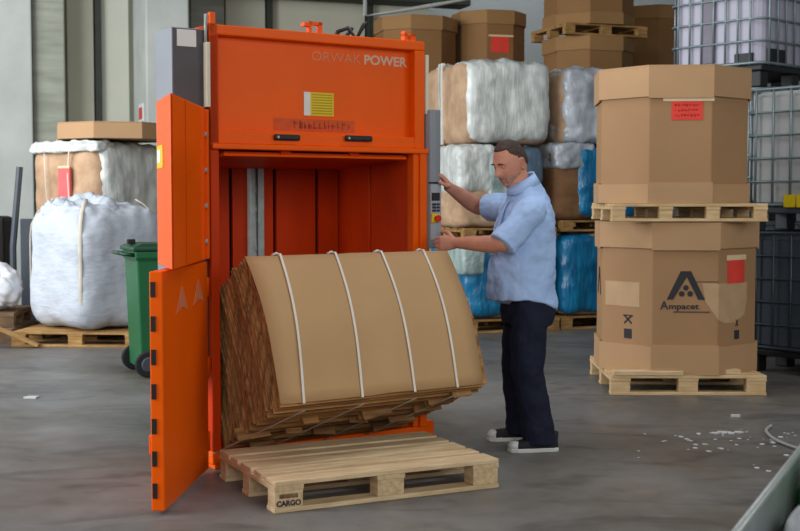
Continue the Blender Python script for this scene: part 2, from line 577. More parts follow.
while x < 0.885:
    wv = random.uniform(0.012, 0.03)
    zt = random.uniform(1.825, 1.842)
    dl.box(x, x + wv * 0.35, 0.0585, 0.0595, 1.797, zt)
    dl.box(x, x + wv, 0.0585, 0.0595, random.choice((1.797, 1.81, 1.822)), random.choice((1.806, 1.818, 1.83)))
    x += wv + random.uniform(0.006, 0.016)
dl.build('decal_smudges', DECALINK, dc)
# lettering
t1 = text_mesh('ORWAK', 0.072, 0.0008, -0.0012)
w1 = max(v.co.x for v in t1.vertices)
t1.transform(Matrix.Scale(0.315 / w1, 4, (1, 0, 0)))
put('maker_lettering', stand_text(t1, T((0.63, 0.0605, 2.168))), LETTERDIM, baler)
t2 = text_mesh('POWER', 0.072, 0.0008, 0.0022)
w2 = max(v.co.x for v in t2.vertices)
t2.transform(Matrix.Scale(0.292 / w2, 4, (1, 0, 0)))
put('model_lettering', stand_text(t2, T((0.966, 0.0605, 2.168))), LETTER, baler)

# press plate under the head
pp = MB()
for (z0, z1) in ((0, 0.018),):
    poly = [(0.09, 0.03), (1.225, 0.03), (1.255, 0.12), (1.255, 0.80), (0.06, 0.80), (0.06, 0.12)]
    vs = [(p[0], p[1], 1.640 - 0.045 * (p[1] - .03) / .77) for p in poly] + [(p[0], p[1], 1.662 - 0.045 * (p[1] - .03) / .77) for p in poly]
    n = 6
    pp.add(vs, [tuple(reversed(range(n))), tuple(range(n, 2 * n))] + [(i, (i + 1) % n, n + (i + 1) % n, n + i) for i in range(n)])
pp.build('press_plate', ORANGE_IN, baler)
MB().tube([(0.072, 0.115, 1.637), (0.088, 0.026, 1.645), (1.227, 0.026, 1.645), (1.243, 0.115, 1.637)], 0.007, 6).build('press_plate_lip', ORANGE, baler)
for a in (0.42, 0.85):
    MB().box(a, a + 0.06, 0.02, 0.06, 1.648, 1.672).build('plate_hinge', ORANGE_IN, baler)

# cream strips beside the head
MB().box(-0.022, -0.001, -0.012, 0.03, 1.885, 2.215).build('guard_strip', CREAM, baler, 0.003)
MB().box(1.341, 1.36, -0.012, 0.03, 1.90, 2.235).build('guard_strip', CREAM, baler, 0.003)
# things on the head's top edge
MB().box(0.003, 0.035, 0.0, 0.03, 2.31, 2.37).build('top_post', ORANGE, baler, 0.003)
MB().tube([(-0.012, 0.02, 2.21), (-0.012, 0.02, 2.36)], 0.008, 8).build('latch_rod', STEEL, baler, smooth=True)
tb = MB().box(0.605, 0.625, 0.04, 0.07, 2.31, 2.375).box(0.665, 0.69, 0.04, 0.07, 2.31, 2.375).box(0.605, 0.69, 0.04, 0.07, 2.355, 2.375).box(0.57, 0.61, 0.03, 0.07, 2.345, 2.365)
tb.build('lifting_lug', ORANGE, baler, 0.002)
tb = MB().box(1.215, 1.235, 0.02, 0.06, 2.31, 2.365).box(1.255, 1.29, 0.02, 0.06, 2.31, 2.352).box(1.215, 1.29, 0.02, 0.06, 2.335, 2.352)
tb.build('lifting_lug', ORANGE, baler, 0.002)
hz = MB().tube([(1.02, 0.5, 2.30), (1.05, 0.48, 2.40), (1.10, 0.45, 2.42), (1.14, 0.42, 2.36), (1.18, 0.4, 2.44), (1.2, 0.4, 2.45)], 0.014, 8)
hz.tube([(1.08, 0.5, 2.30), (1.12, 0.5, 2.38), (1.16, 0.5, 2.43)], 0.012, 8)
hz.build('hydraulic_hose', BLACK, baler, smooth=True)
# grey cabinet on the left rear side
gcab = MB().box(-0.192, -0.002, 0.04, 0.25, 0.5, 2.285)
gcab = gcab.build('side_cabinet', GREYPAINT, baler, 0.006)
MB().box(-0.188, -0.004, 0.032, 0.0405, 0.5, 2.28).build('cabinet_front', mat('dark_grey_front', (76, 72, 76), .5), gcab)
MB().box(-0.165, -0.06, 0.030, 0.033, 2.19, 2.275).build('cabinet_label', WHITE, gcab)
# control panel on the right side
ct = MB()
prof = [(1.346, 0.12), (1.346, -0.005), (1.355, -0.03), (1.39, -0.04), (1.425, -0.035), (1.44, -0.01), (1.446, 0.05), (1.442, 0.12)]
ct.prism(prof, 1.13, 1.925)
ct = ct.build('control_panel', GREYPAINT, baler, 0.006)
kp = MB().prism([(1.356, -0.036), (1.39, -0.0455), (1.428, -0.0395), (1.428, -0.028), (1.39, -0.034), (1.356, -0.022)], 1.18, 1.50)
kp.build('keypad', GREYKEY, ct, 0.002)
MB().box(1.362, 1.412, -0.049, -0.040, 1.405, 1.45).build('display', BLACK, ct)
for i in range(3):
    for j in range(2):
        MB().box(1.366 + j * 0.026, 1.386 + j * 0.026, -0.050, -0.040, 1.378 - i * 0.018, 1.390 - i * 0.018).build('button', INK, ct)
st = MB().box(1.356, 1.412, -0.050, -0.038, 1.278, 1.330).build('stop_switch_plate', YELLOW, ct, 0.002)
MB().tube([(1.390, -0.047, 1.302), (1.390, -0.068, 1.302)], [0.017, 0.020], 16).build('emergency_stop_button', RED, ct)
MB().box(1.352, 1.435, -0.047, -0.02, 1.503, 1.511).build('panel_seam', BLACK, ct)

# doors, laid out where the open door stands and moved into the machine's own frame
DM = BI
ld_ = MB().prism([(-1.052, 5.48), (-0.990, 6.36), (-1.050, 6.36), (-1.112, 5.482)], 0.02, 1.095, DM)
ld_ = ld_.build('lower_door', ORANGE, baler, 0.006)
for z in (1.015, .862, .713, .559, .403, .257, .112):
    MB().box(-1.106, -1.084, 5.476, 5.490, z - .034, z + .034, DM).build('latch_slot', BLACK, ld_)
for (yy, zz) in ((5.83, .945), (6.16, .955)):
    ar = MB()
    vs = []
    for e in (.0015, -.002):
        for (dy, dz) in ((-.11, -.06), (.0, -.035), (.11, -.06), (.0, .065)):
            vs.append((-1.052 + (yy + dy - 5.48) * 0.07045 + e, yy + dy, zz + dz))
    ar.add(vs, [(0, 1, 3), (1, 2, 3), (4, 7, 5), (5, 7, 6), (0, 3, 7, 4), (3, 2, 6, 7), (2, 1, 5, 6), (1, 0, 4, 5)], DM)
    ar.build('arrow_sticker', ARROW, ld_)
lh = MB().box(-1.145, -1.10, 5.60, 5.66, .25, .34, DM).box(-1.135, -1.11, 5.60, 5.63, .33, .37, DM)
lh.build('latch_handle', ORANGE, ld_, 0.006)
for z in (.16, .55, .96):
    MB().tube([DM @ Vector((-1.0, 6.375, z - .05)), DM @ Vector((-1.0, 6.375, z + .05))], 0.016, 10).build('hinge', ORANGE, ld_, smooth=True)

ud = MB().prism([(-1.003, 5.45), (-0.997, 6.36), (-1.16, 6.36), (-1.163, 5.95)], 1.103, 1.88, DM)
ud = ud.build('upper_door', ORANGE, baler, 0.004)
MB().box(-1.001, -0.984, 6.24, 6.262, 1.11, 1.875, DM).box(-0.999, -0.975, 6.322, 6.362, 1.11, 1.87, DM).build('hinge_strip', ORANGE, ud, 0.002)
for z in (1.2, 1.38, 1.56, 1.74):
    MB().tube([DM @ Vector((-0.985, 6.285, z)), DM @ Vector((-0.975, 6.285, z))], 0.012, 8).build('bolt', STEEL, ud)
for yy in (5.46, 5.80):
    MB().box(-1.002, -0.998, yy, yy + 0.008, 1.11, 1.876, DM).build('panel_seam', ORANGE_IN, ud)
# sticker on the flank of the upper door, below the cabinet
d_ = Vector((-1.163 + 1.003, 5.95 - 5.45, 0)).normalized()
ang = math.degrees(math.atan2(d_.y, d_.x))
SM = DM @ T((-1.003, 5.45, 0)) @ RZ(ang)
sk = MB().box(0.28, 0.50, 0.0, 0.003, 1.56, 1.665, SM).build('warning_sticker', YELLOW, ud)
MB().box(0.36, 0.47, 0.003, 0.0045, 1.585, 1.645, SM).build('sticker_print', WHITE, sk)

# ------------------------------------------------------------------ the tipped bale
bale = thing('cardboard_bale', 'tipped bale of flattened brown cardboard tied with white straps, over the front pallet', 'bale', (-0.974, 6.392, 0), 33.6)
A_ = Vector((-.227, 1.123))
B_ = Vector((-.603, .423))
C_ = Vector((.059, .107))
nd = (C_ - B_)
nl = nd.length
nd = nd / nl


def face_pt(s, t, bul=1.0):
    """s 0..1 down the sheet, t 0..1 through the bale; returns (v, z)"""
    p = A_.lerp(B_, s) + nd * (nl * t)
    p -= nd * (0.055 * math.sin(math.pi * min(1, max(0, s)) ** 0.9) * (1 - t) * bul)
    return p


random.seed(11)
NL = 84
ly = MB()
for i in range(NL):
    t0 = (i + 0.15) / NL
    th = 1.0 / NL * random.uniform(0.55, 1.0)
    L0 = 0.08 + random.uniform(-.006, .007) + 0.010 * math.sin(i * .3) + .012 * t0
    taper = max(0.0, t0 - .12)
    L1 = 1.315 - 0.11 * taper + random.uniform(-.03, .02)
    e0 = random.uniform(-.008, .012) + .10 * t0 * t0 + .03 * t0
    e1 = 1.0 + random.uniform(-.028, .022)
    ns = 7
    ru = []
    for side in (t0, t0 + th):
        for q in range(ns + 1):
            s = e0 + (e1 - e0) * q / ns
            p = face_pt(s, side)
            wob = 0.012 * noise.noise(Vector((i * 1.7, q * .8, 3)))
            ru.append((L0 + wob, L1 - wob, p))
    vs = []
    for (a, b, p) in ru:
        vs += [(a, p.x, p.y), (b, p.x, p.y)]
    m2 = 2 * (ns + 1)
    fs = []
    for q in range(ns):
        a = 2 * q
        fs.append((a, a + 1, a + 3, a + 2))
        fs.append((m2 + a, m2 + a + 2, m2 + a + 3, m2 + a + 1))
        fs.append((a, a + 2, m2 + a + 2, m2 + a))
        fs.append((a + 1, m2 + a + 1, m2 + a + 3, a + 3))
    fs.append((0, m2, m2 + 1, 1))
    fs.append((2 * ns, 2 * ns + 1, m2 + 2 * ns + 1, m2 + 2 * ns))
    ly.add(vs, fs)
ly.build('compressed_layers', BALELAYER, bale)
# loose corrugated scraps sticking out of the end and the lower side
for i in range(14):
    t = random.uniform(0.03, 0.9)
    if True:
        u0 = random.uniform(.15, 1.25)
        p = face_pt(1.0, t)
        M = T((u0, p.x, p.y)) @ Matrix.Rotation(rad(62 + random.uniform(-14, 14)), 4, 'X') @ RZ(random.uniform(-8, 8))
        MB().box(-random.uniform(.03, .14), .06, -.04, .03, -.003, .003, M).build('loose_flap', BALELAYER, bale)
sh = MB()
ns = 14
nu = 12
for side in (0, 1):
    for q in range(ns + 1):
        s = q / ns
        for k2 in range(nu + 1):
            x = k2 / nu
            u_ = 0.075 + x * (1.328 - 0.075) - (0.03 * s if k2 == nu else 0)
            p = face_pt(s + (0.012 * noise.noise(Vector((x * 9, 2, 1))) if q in (0, ns) else 0), -0.012 + 0.006 * side)
            p = p - nd * 0.008 * noise.noise(Vector((x * 3, s * 2, 7)))
            sh.v.append(Vector((u_, p.x, p.y)))
st_ = nu + 1
off = (ns + 1) * st_
for q in range(ns):
    for k2 in range(nu):
        a = q * st_ + k2
        sh.f.append((a, a + 1, a + st_ + 1, a + st_))
        sh.f.append((off + a, off + a + st_, off + a + st_ + 1, off + a + 1))
    a = q * st_
    sh.f.append((a, a + st_, off + a + st_, off + a))
    a = q * st_ + nu
    sh.f.append((a, off + a, off + a + st_, a + st_))
for k2 in range(nu):
    sh.f.append((k2, off + k2, off + k2 + 1, k2 + 1))
    a = ns * st_ + k2
    sh.f.append((a, a + 1, off + a + 1, off + a))
sh.build('top_sheet', BALECARD, bale, smooth=True)
for (fa, fb) in ((.158, .10), (.42, .372), (.65, .63), (.87, .85)):
    ua, ub = 0.075 + fa * 1.253, 0.075 + fb * 1.235
    loop = []
    for q in range(17):
        s = -0.01 + 1.02 * q / 16
        p = face_pt(s, -0.0185)
        loop.append((ua + (ub - ua) * s, p.x, p.y))
    sp = MB()
    nn = len(loop)
    for q, p in enumerate(loop):
        ta = Vector(loop[min(q + 1, nn - 1)]) - Vector(loop[max(q - 1, 0)])
        nr = Vector((0, -nd.x, -nd.y))
        hw = 0.0065
        for (dx, dn) in ((-hw, 0), (hw, 0), (hw, .0025), (-hw, .0025)):
            sp.v.append(Vector(p) + Vector((dx, 0, 0)) + nr * dn)
    for q in range(nn - 1):
        for j in range(4):
            sp.f.append((q * 4 + j, q * 4 + (j + 1) % 4, q * 4 + 4 + (j + 1) % 4, q * 4 + 4 + j))
    sp.f += [(3, 2, 1, 0), tuple((nn - 1) * 4 + j for j in range(4))]
    so = sp.build('strap', STRAP, bale)
    # the strap's run along the lower side, and the knot on the upper edge
    tw = []
    for q in range(9):
        t = q / 8
        p = face_pt(1.03, t)
        tw.append((ub - 0.20 * t, p.x - .012, p.y - .012))
    MB().tube(tw, 0.004, 6).build('twine', TWINE, so, smooth=True)
    p = face_pt(-0.01, 0.03)
    kn = MB().tube([(ua - .03, p.x, p.y + .005), (ua - .01, p.x - .01, p.y + .016), (ua + .015, p.x, p.y + .008)], 0.007, 6)
    kn.build('knot', STRAP, so, smooth=True)


# ------------------------------------------------------------------ pallets
def pallet(label, loc, yaw, lx=1.2, ly=0.8, wood=WOOD, woody=WOODY, group=None, decks=5, nblk=3, sag=0.0, h=0.144):
    """lx long boards run along x, blocks in nblk columns, three rows deep; origin at the front left corner"""
    t = thing('wooden_pallet', label, 'pallet', loc, yaw, group)
    random.seed(int(abs(loc[0] * 100) + abs(loc[1] * 10)))
    gap = 0.035 if decks > 5 else 0.03
    ws = [0.145, 0.10, 0.145, 0.10, 0.145] if decks == 5 and ly < .9 else [(ly - gap * (decks - 1)) / decks] * decks
    gp = (ly - sum(ws)) / (decks - 1)
    y = 0.0
    for i in range(decks):
        MB().box(random.uniform(0, .006), lx - random.uniform(0, .006), y, y + ws[i], h - .022, h).build('deck_board', wood, t, 0.003)
        y += ws[i] + gp
    bw = 0.10 if nblk > 3 else 0.145
    xs = [0.0 + i * (lx - bw) / (nblk - 1) for i in range(nblk)]
    ys = [0.0, (ly - .1) / 2, ly - .1]
    for x in xs:
        MB().box(x, x + bw, 0, ly, h - .044, h - .022).build('stringer_board', woody, t, 0.002)
    for yy in ys:
        MB().box(0, lx, yy, yy + .1, 0, .022).build('bottom_board', wood, t, 0.003)
    blocks = []
    for yy in ys:
        for x in xs:
            blocks.append(MB().box(x + .004, x + bw - .004, yy + .003, yy + .097, .022, h - .044).build('block', woody, t, 0.003))
    return t, blocks


fp, blk = pallet('empty pale wooden pallet on the floor in front of the orange press', (-0.566, 5.51, 0), 26.0, 1.17)
blk[0]['label'] = 'pallet block with a dark stencilled stamp'
tm = text_mesh('CARGO', 0.034, 0.0006, 0.0016)
tw_ = max(v.co.x for v in tm.vertices)
tm.transform(Matrix.Scale(0.118 / tw_, 4, (1, 0, 0)))
put('stamp_lettering', stand_text(tm, T((0.012, 0.0022, 0.030))), INK, blk[0])
sb_ = MB()
sb_.box(.026, .116, .0016, .003, .064, .084)
sb_.build('stamp_blotch', mat('smudged_brown_ink', (62, 48, 40), .85, c2=(150, 118, 84), scale=46), blk[0])


# ------------------------------------------------------------------ octabins
def octa(R, n=8, phase=22.5):
    return [(R * math.cos(rad(phase + 45 * i)), R * math.sin(rad(phase + 45 * i))) for i in range(n)]


def octabin(name, label, cat, loc, yaw, R, h, lid=0.2, tray=0.18, mb=OCTA, ml=OCTALID, group=None, squash=1.0):
    t = thing(name, label, cat, loc, yaw, group)
    sq = lambda pl: [(p[0], p[1] * squash) for p in pl]
    MB().prism(sq(octa(R)), 0.004, h - .012).build('box_wall', mb, t, 0.006)
    # cap with a rim that hangs down, folded flap edge on the front face
    l = MB()
    l.prism(sq(octa(R + .022)), h - .012, h)
    po, pi = sq(octa(R + .022)), sq(octa(R + .010))
    for i in range(8):
        j = (i + 1) % 8
        dz = 0.012 if i in (4, 6) else 0.0
        l.add([(*po[i], h - .01), (*po[j], h - .01), (*pi[j], h - .01), (*pi[i], h - .01),
               (*po[i], h - lid + dz), (*po[j], h - lid + dz), (*pi[j], h - lid + dz), (*pi[i], h - lid + dz)],
              [(0, 1, 5, 4), (2, 3, 7, 6), (4, 5, 6, 7), (0, 3, 2, 1), (0, 4, 7, 3), (1, 2, 6, 5)])
    l.build('lid', ml, t)
    if tray:
        l = MB()
        for i in range(8):
            j = (i + 1) % 8
            dz = -0.012 if i in (4, 6) else 0.0
            po, pi = sq(octa(R + .020)), sq(octa(R + .002))
            l.add([(*po[i], .0), (*po[j], .0), (*pi[j], .0), (*pi[i], .0),
                   (*po[i], tray + dz), (*po[j], tray + dz), (*pi[j], tray + dz), (*pi[i], tray + dz)],
                  [(0, 1, 5, 4), (2, 3, 7, 6), (4, 5, 6, 7), (0, 3, 2, 1), (0, 4, 7, 3), (1, 2, 6, 5)])
        l.build('base_tray', ml, t)
    return t


def face_frame(R, i):
    """matrix whose x runs along the octagon's face i, -y looks outward; face 5 looks along -y"""
    a = -90 + 45 * (i - 5)
    ap = R * math.cos(rad(22.5))
    return RZ(a + 90) @ T((0, -ap, 0))


# pair at the right
pallet('pale wooden pallet on the floor under the lower printed octagonal carton', (1.520, 8.885, 0), -1.0, 1.12, 1.12, WOODYEL, WOODYEL, decks=9)
LO = octabin('octagonal_carton', 'large brown octagonal carton printed with a dark triangular logo, on the floor pallet', 'carton', (2.095, 9.46, 0.145), -4.4, 0.610, 1.10, 0.20, 0.215)
pallet('wooden pallet between the two big octagonal cartons, seen edge-on', (1.515, 8.87, 1.252), -1.0, 1.11, 1.08, WOODYEL, WOODYEL, decks=7, nblk=4, h=0.128)
UP = octabin('octagonal_carton', 'plain brown octagonal carton with one red note, on top of the printed carton', 'carton', (2.045, 9.43, 1.382), -4.4, 0.578, 0.985, 0.235, 0.15)
F5 = face_frame(0.610, 5)
# logo: split letter A with three dots
lg = MB()


def strip(mb, pts, y0, y1, M):
    n = len(pts)
    vs = [(p[0], y0, p[1]) for p in pts] + [(p[0], y1, p[1]) for p in pts]
    mb.add(vs, [tuple(range(n)), tuple(reversed(range(n, 2 * n)))] + [(i, n + i, n + (i + 1) % n, (i + 1) % n) for i in range(n)], M)


yo, yi = -0.0035, 0.001
cx, cz = 0.005, 0.545
strip(lg, [(cx - .135, cz), (cx - .090, cz), (cx + .005, cz + .165), (cx + .012, cz + .205), (cx - .038, cz + .205)], yo, yi, F5)
strip(lg, [(cx + .135, cz), (cx + .035, cz + .205), (cx + .012, cz + .205), (cx + .005, cz + .165), (cx + .088, cz)], yo, yi, F5)
for (dx, dz) in ((0.0, .085), (-.030, .042), (.030, .042)):
    ci = [(cx + dx + .020 * math.cos(q * math.pi / 8), cz + dz + .020 * math.sin(q * math.pi / 8)) for q in range(16)]
    strip(lg, ci, yo, yi, F5)
lg.build('printed_logo', INK, LO)
for (txt, size, x0, z0, wid) in (('A', 0.085, -.175, .475, .055), ('mpacet', 0.058, -.117, .477, .215)):
    tm = text_mesh(txt, size, 0.001, 0.001)
    w_ = max(v.co.x for v in tm.vertices)
    tm.transform(Matrix.Scale(wid / w_, 4, (1, 0, 0)))
    put('printed_name', stand_text(tm, F5 @ T((x0, -0.003, z0))), INK, LO)
ul = MB().box(-.085, .175, -.003, .001, .452, .459, F5)
ul.build('printed_underline', INK, LO)
# red note with tape on the right-hand face, bare patches, handling marks
F6 = face_frame(0.610, 6)
nt_ = MB().box(-.125, .085, -.004, .002, .655, .835, F6).build('red_note', REDLABEL, LO)
MB().box(-.14, .10, -.006, -.003, .825, .862, F6).build('tape', TAPE, nt_)
half = [(-.233, .40), (-.15, .37), (-.02, .37), (.09, .42), (.12, .52), (.12, .66), (-.233, .66)]
pt = MB()
strip(pt, half, -.0025, .001, F6)
strip(pt, [(.145, .53), (.236, .40), (.236, .66), (.12, .665)], -.0025, .001, F5)
pt.build('bare_patch', PATCH, LO)
MB().box(.07, .235, -.003, .001, .672, .676, F5).build('printed_line', INK, LO)
F4 = face_frame(0.610, 4)
pt = MB().box(-.20, .12, -.0025, .001, .48, .66, F4)
pt.build('bare_patch', PATCH, LO)
MB().box(-.02, .05, -.003, .001, .245, .315, F4).build('printed_square', INK, LO)
mk = MB()
for a in (40, -40):
    M = F4 @ T((.015, -.002, .385)) @ Matrix.Rotation(rad(a), 4, 'Y')
    mk.box(-.045, .045, -.001, .002, -.006, .006, M)
mk.box(-.03, .06, -.003, .001, .41, .418, F4)
mk.build('printed_cross', INK, LO)
MB().box(-.03, .03, -.003, .001, .245, .31, F6).build('printed_square', INK, LO)
mk = MB()
for a in (60, -60):
    M = F6 @ T((.0, -.002, .365)) @ Matrix.Rotation(rad(a), 4, 'Y')
    mk.box(-.03, .03, -.001, .002, -.004, .004, M)
mk.build('printed_cross', INK, LO)
# faint second logo on the left flank
F3 = face_frame(0.610, 3)
lg = MB()
strip(lg, [(cx - .135, cz), (cx - .090, cz), (cx + .005, cz + .165), (cx + .012, cz + .205), (cx - .038, cz + .205)], yo, yi, F3)
strip(lg, [(cx + .135, cz), (cx + .035, cz + .205), (cx + .012, cz + .205), (cx + .005, cz + .165), (cx + .088, cz)], yo, yi, F3)
lg.build('printed_logo', INK, LO)
G5 = face_frame(0.578, 5)
nt_ = MB().box(-.065, .155, -.004, .002, .595, .735, G5).build('red_note', REDLABEL, UP)
MB().box(-.125, .235, -.006, -.003, .728, .758, G5).build('tape', TAPE, nt_)
sc = MB()
random.seed(3)
for r_ in range(3):
    x = -.045
    while x < .125:
        wd = random.uniform(.008, .02)
        sc.box(x, x + wd, -.005, -.003, .622 + r_ * .036 + random.uniform(-.004, .004), .628 + r_ * .036 + random.uniform(0, .010), G5)
        x += wd + random.uniform(.004, .012)
sc.build('handwriting', REDINK, nt_)
# offcut boards lying on the floor pallet
tag(MB().box(0, .50, 0, .09, 0, .03, T((1.54, 8.875, .1445)) @ RZ(-1)).build('wood_offcut', WOOD, bevel=.003), 'narrow pale board lying on the front left of the floor pallet', 'board')
tag(MB().box(0, .17, 0, .07, 0, .035, T((2.30, 8.915, .1445)) @ RZ(3)).build('wood_offcut', WOOD, bevel=.003), 'short pale board piece at the right front of the floor pallet', 'board')

# ------------------------------------------------------------------ stored octabins at the back, three and four high
GB = 'cartons stacked along the back wall'


def stack(x, y, yaw, R, levels, hh, labels, pw=1.2, pd=1.0):
    z = 0.0
    for i in range(levels):
        pallet('aged wooden pallet %s' % labels[i][1], (x - pw / 2 * math.cos(rad(yaw)) + pd / 2 * math.sin(rad(yaw)), y - pw / 2 * math.sin(rad(yaw)) - pd / 2 * math.cos(rad(yaw)), z), yaw, pw, pd, WOODOLD, WOODOLD, decks=6)
        octabin('octagonal_carton', labels[i][0], 'carton', (x, y, z + .145), yaw - 4, R, hh - .15, .19, .15, OCTAOLD, OCTAOLDLID)
        z += hh
    return z


hid = lambda a: ('brown octagonal carton near the floor at the back, %s' % a, 'under the bottom carton at the back, %s' % a)
mid = lambda a: ('brown octagonal carton halfway up at the back, %s' % a, 'under the middle carton at the back, %s' % a)
stack(0.21, 17.15, 20, 0.555, 3, 1.285, [hid('first stack from the press'), mid('first stack from the press'),
      ('brown octagonal carton showing just above the top right of the press', 'under the top carton just above the press')], .95, .95)
stack(1.235, 17.45, 20, 0.50, 3, 1.325, [hid('second stack from the press'), mid('second stack from the press'),
      ('brown octagonal carton with a red note, behind the white wrapped bale', 'under the carton with a red note at the back')], .95, .9)
o3 = stack(2.50, 16.6, 20, 0.59, 4, 1.17, [hid('third stack from the press'), mid('third stack from the press'),
      ('brown octagonal carton directly below the high pallet at the back', 'under the carton below the high pallet'),
      ('topmost brown octagonal carton, on the high pallet and cut by the photo edge', 'high at the back carrying the topmost carton')])
stack(3.62, 17.75, 20, 0.56, 3, 1.36, [hid('last stack before the tanks'), mid('last stack before the tanks'),
      ('brown octagonal carton between the high pallet and the upper tank', 'under the carton beside the upper tank')], .95, .95)
nt_ = [c for c in bpy.data.objects if c.get('label', '').startswith('brown octagonal carton with a red note')][0]
fx = face_frame(.50, 5)
rn = MB().box(-.13, .13, -.006, .002, .60, .83, fx).build('red_note', REDLABEL, nt_)
MB().box(-.17, .19, -.008, -.004, .815, .84, fx).build('tape', TAPE, rn)


# ------------------------------------------------------------------ wrapped bales
def wrapped_bale(label, loc, yaw, lx, ly, lz, wraps, core=CARDTAN, seed=1, straps=(), amp=.018, group=None, power=12):
    """core block from (0,0,0) to (lx,ly,lz); wraps are (x0,x1,y0,y1,z0,z1,material,amp,top) shells around part of it"""
    t = thing('wrapped_bale', label, 'bale', loc, yaw, group)
    put('pressed_core', puffy(0, lx, 0, ly, 0, lz, 10, power, amp, 3.0, seed), core, t, smooth=True)
    for i, (x0, x1, y0, y1, z0, z1, m, a, tp) in enumerate(wraps):
        put('plastic_wrap', puffy(x0, x1, y0, y1, z0, z1, 26, 9, a, 5.0, seed + 11 + i, topamp=tp), m, t, smooth=True)
    for (y, m) in straps:
        s = MB()
        for k2 in range(5):
            s.box(-.014 - .002 * k2 % .004, .004, y + .004 * k2, y + .004 * k2 + .03, lz * k2 / 5, lz * (k2 + 1) / 5 + .004)
        s.box(-.01, .02, y, y + .05, lz - .01, lz + .02)
        s.build('band', m, t)
    return t


AX, AY, AYAW = 0.665, 12.9, 20
GS = None
pallet('aged wooden pallet on the floor under the stack of wrapped bales nearest the press', (AX + .02, AY, 0), AYAW, 1.1, 1.1, WOODOLD, WOODOLD, decks=6)
wrapped_bale('bottom bale in blue and white film behind the man, nearest stack', (AX, AY, .146), AYAW, 1.03, 1.1, .82,
             [(-.02, 1.02, -.04, 1.0, .02, .80, FILMBLUE, .025, .01), (-.035, .24, -.05, .6, .46, .815, FILMTEAL, .015, .01)], seed=2)
pallet('aged wooden pallet between the bottom and middle wrapped bales, nearest stack', (AX, AY, .985), AYAW, 1.08, 1.1, WOODOLD, WOODOLD, decks=6, h=.12)
wrapped_bale('middle bale in loose clear film behind the man\'s head, nearest stack', (AX - .06, AY, 1.108), AYAW, .94, 1.1, .85,
             [(-.03, .42, -.06, 1.0, .36, .872, FILM, .025, .01), (-.02, .55, -.05, 1.0, .004, .40, CARDTAN, .02, 0), (.30, .74, -.07, .9, .02, .85, FILMTEAL, .025, .01), (.68, .97, -.06, .9, .03, .85, FILMGREY, .02, .01)], seed=3)
wrapped_bale('topmost bale in crumpled white film with a bare cardboard end, nearest stack', (AX - .01, AY, 1.995), AYAW, 1.0, 1.13, .85,
             [(.03, 1.02, -.05, 1.12, .01, .87, FILM, .022, .03)], seed=4, straps=((.55, STRAP), (.62, FILM)), amp=.02)
BX, BY = 1.735, 13.30
pallet('aged wooden pallet on the floor under the bale stack right of the man', (BX, BY, 0), AYAW, 1.1, 1.1, WOODOLD, WOODOLD, decks=6)
wrapped_bale('bottom bale with a bulging blue film front, right of the man', (BX, BY, .146), AYAW, 1.05, 1.1, .90,
             [(-.02, 1.08, -.07, 1.0, .02, .89, FILMBLUE, .025, .01)], seed=6)
pallet('aged wooden pallet between the bottom and middle bales right of the man', (BX, BY, 1.06), AYAW, 1.1, 1.1, WOODOLD, WOODOLD, decks=6, h=.12)
wrapped_bale('middle bale half brown cardboard and half blue film, right of the man', (BX - .09, BY - .03, 1.182), AYAW, 1.10, 1.1, .79,
             [(.27, 1.12, -.05, 1.0, .01, .80, FILMBLUE, .025, .01), (.0, .50, -.025, .6, .54, .83, FILMSIL, .02, .01)],
             seed=7, core=mat('brown_pressed_cardboard', (112, 78, 50), .85, c2=(142, 104, 70), scale=6, bump=.25, bscale=16))
wrapped_bale('topmost bale in silvery film, beside the crumpled white one', (BX - .02, BY, 1.995), AYAW, 1.05, 1.1, .80,
             [(.02, 1.08, -.05, 1.05, .01, .82, FILMSIL, .04, .02)], seed=8)

# ------------------------------------------------------------------ left rear corner
pallet('aged wooden pallet on the floor under the big white bag', (-3.72, 11.80, 0), -4, 1.25, 1.0, WOODOLD, WOODOLD, decks=7)
fb = thing('bulk_bag', 'big white woven bulk bag standing on a pallet beside the green bins', 'bag', (-3.02, 12.30, .146), 46)
put('bag_body', puffy(-.51, .51, -.51, .51, 0, 1.20, 30, 5.5, .028, 2.6, 21, topamp=.04), FIBC, fb, smooth=True)
fl = MB()
random.seed(8)
me = puffy(-.46, .20, -.40, .46, 1.00, 1.26, 24, 2.8, .05, 4.5, 23, topamp=.07)
put('gathered_top', me, FIBC, fb, smooth=True)
for (a, b) in ((-.462, -.462), (.462, -.462), (-.462, .462)):
    sp_ = []
    for q in range(11):
        zz = -.93 + 1.80 * q / 10
        kk = (1.13 / (2 + abs(zz) ** 5.5)) if False else ((1 - abs(zz) ** 5.5) / 2) ** (1 / 5.5) * .51 / .462 * 1.015
        sp_.append((a * kk, b * kk, .60 + .60 * zz))
    sp_ += [(a * .72, b * .72, 1.22), (a * .6, b * .62, 1.26)]
    MB().tube(sp_, [(.020, .008)] * len(sp_), 8).build('lifting_strap', mat('beige_webbing', (196, 190, 176), .7), fb, smooth=True)
me = puffy(.02, .62, -.40, -.10, 1.05, 1.09, 12, 4, .03, 4, 25)
put('top_flap', me, FIBC, fb, smooth=True)

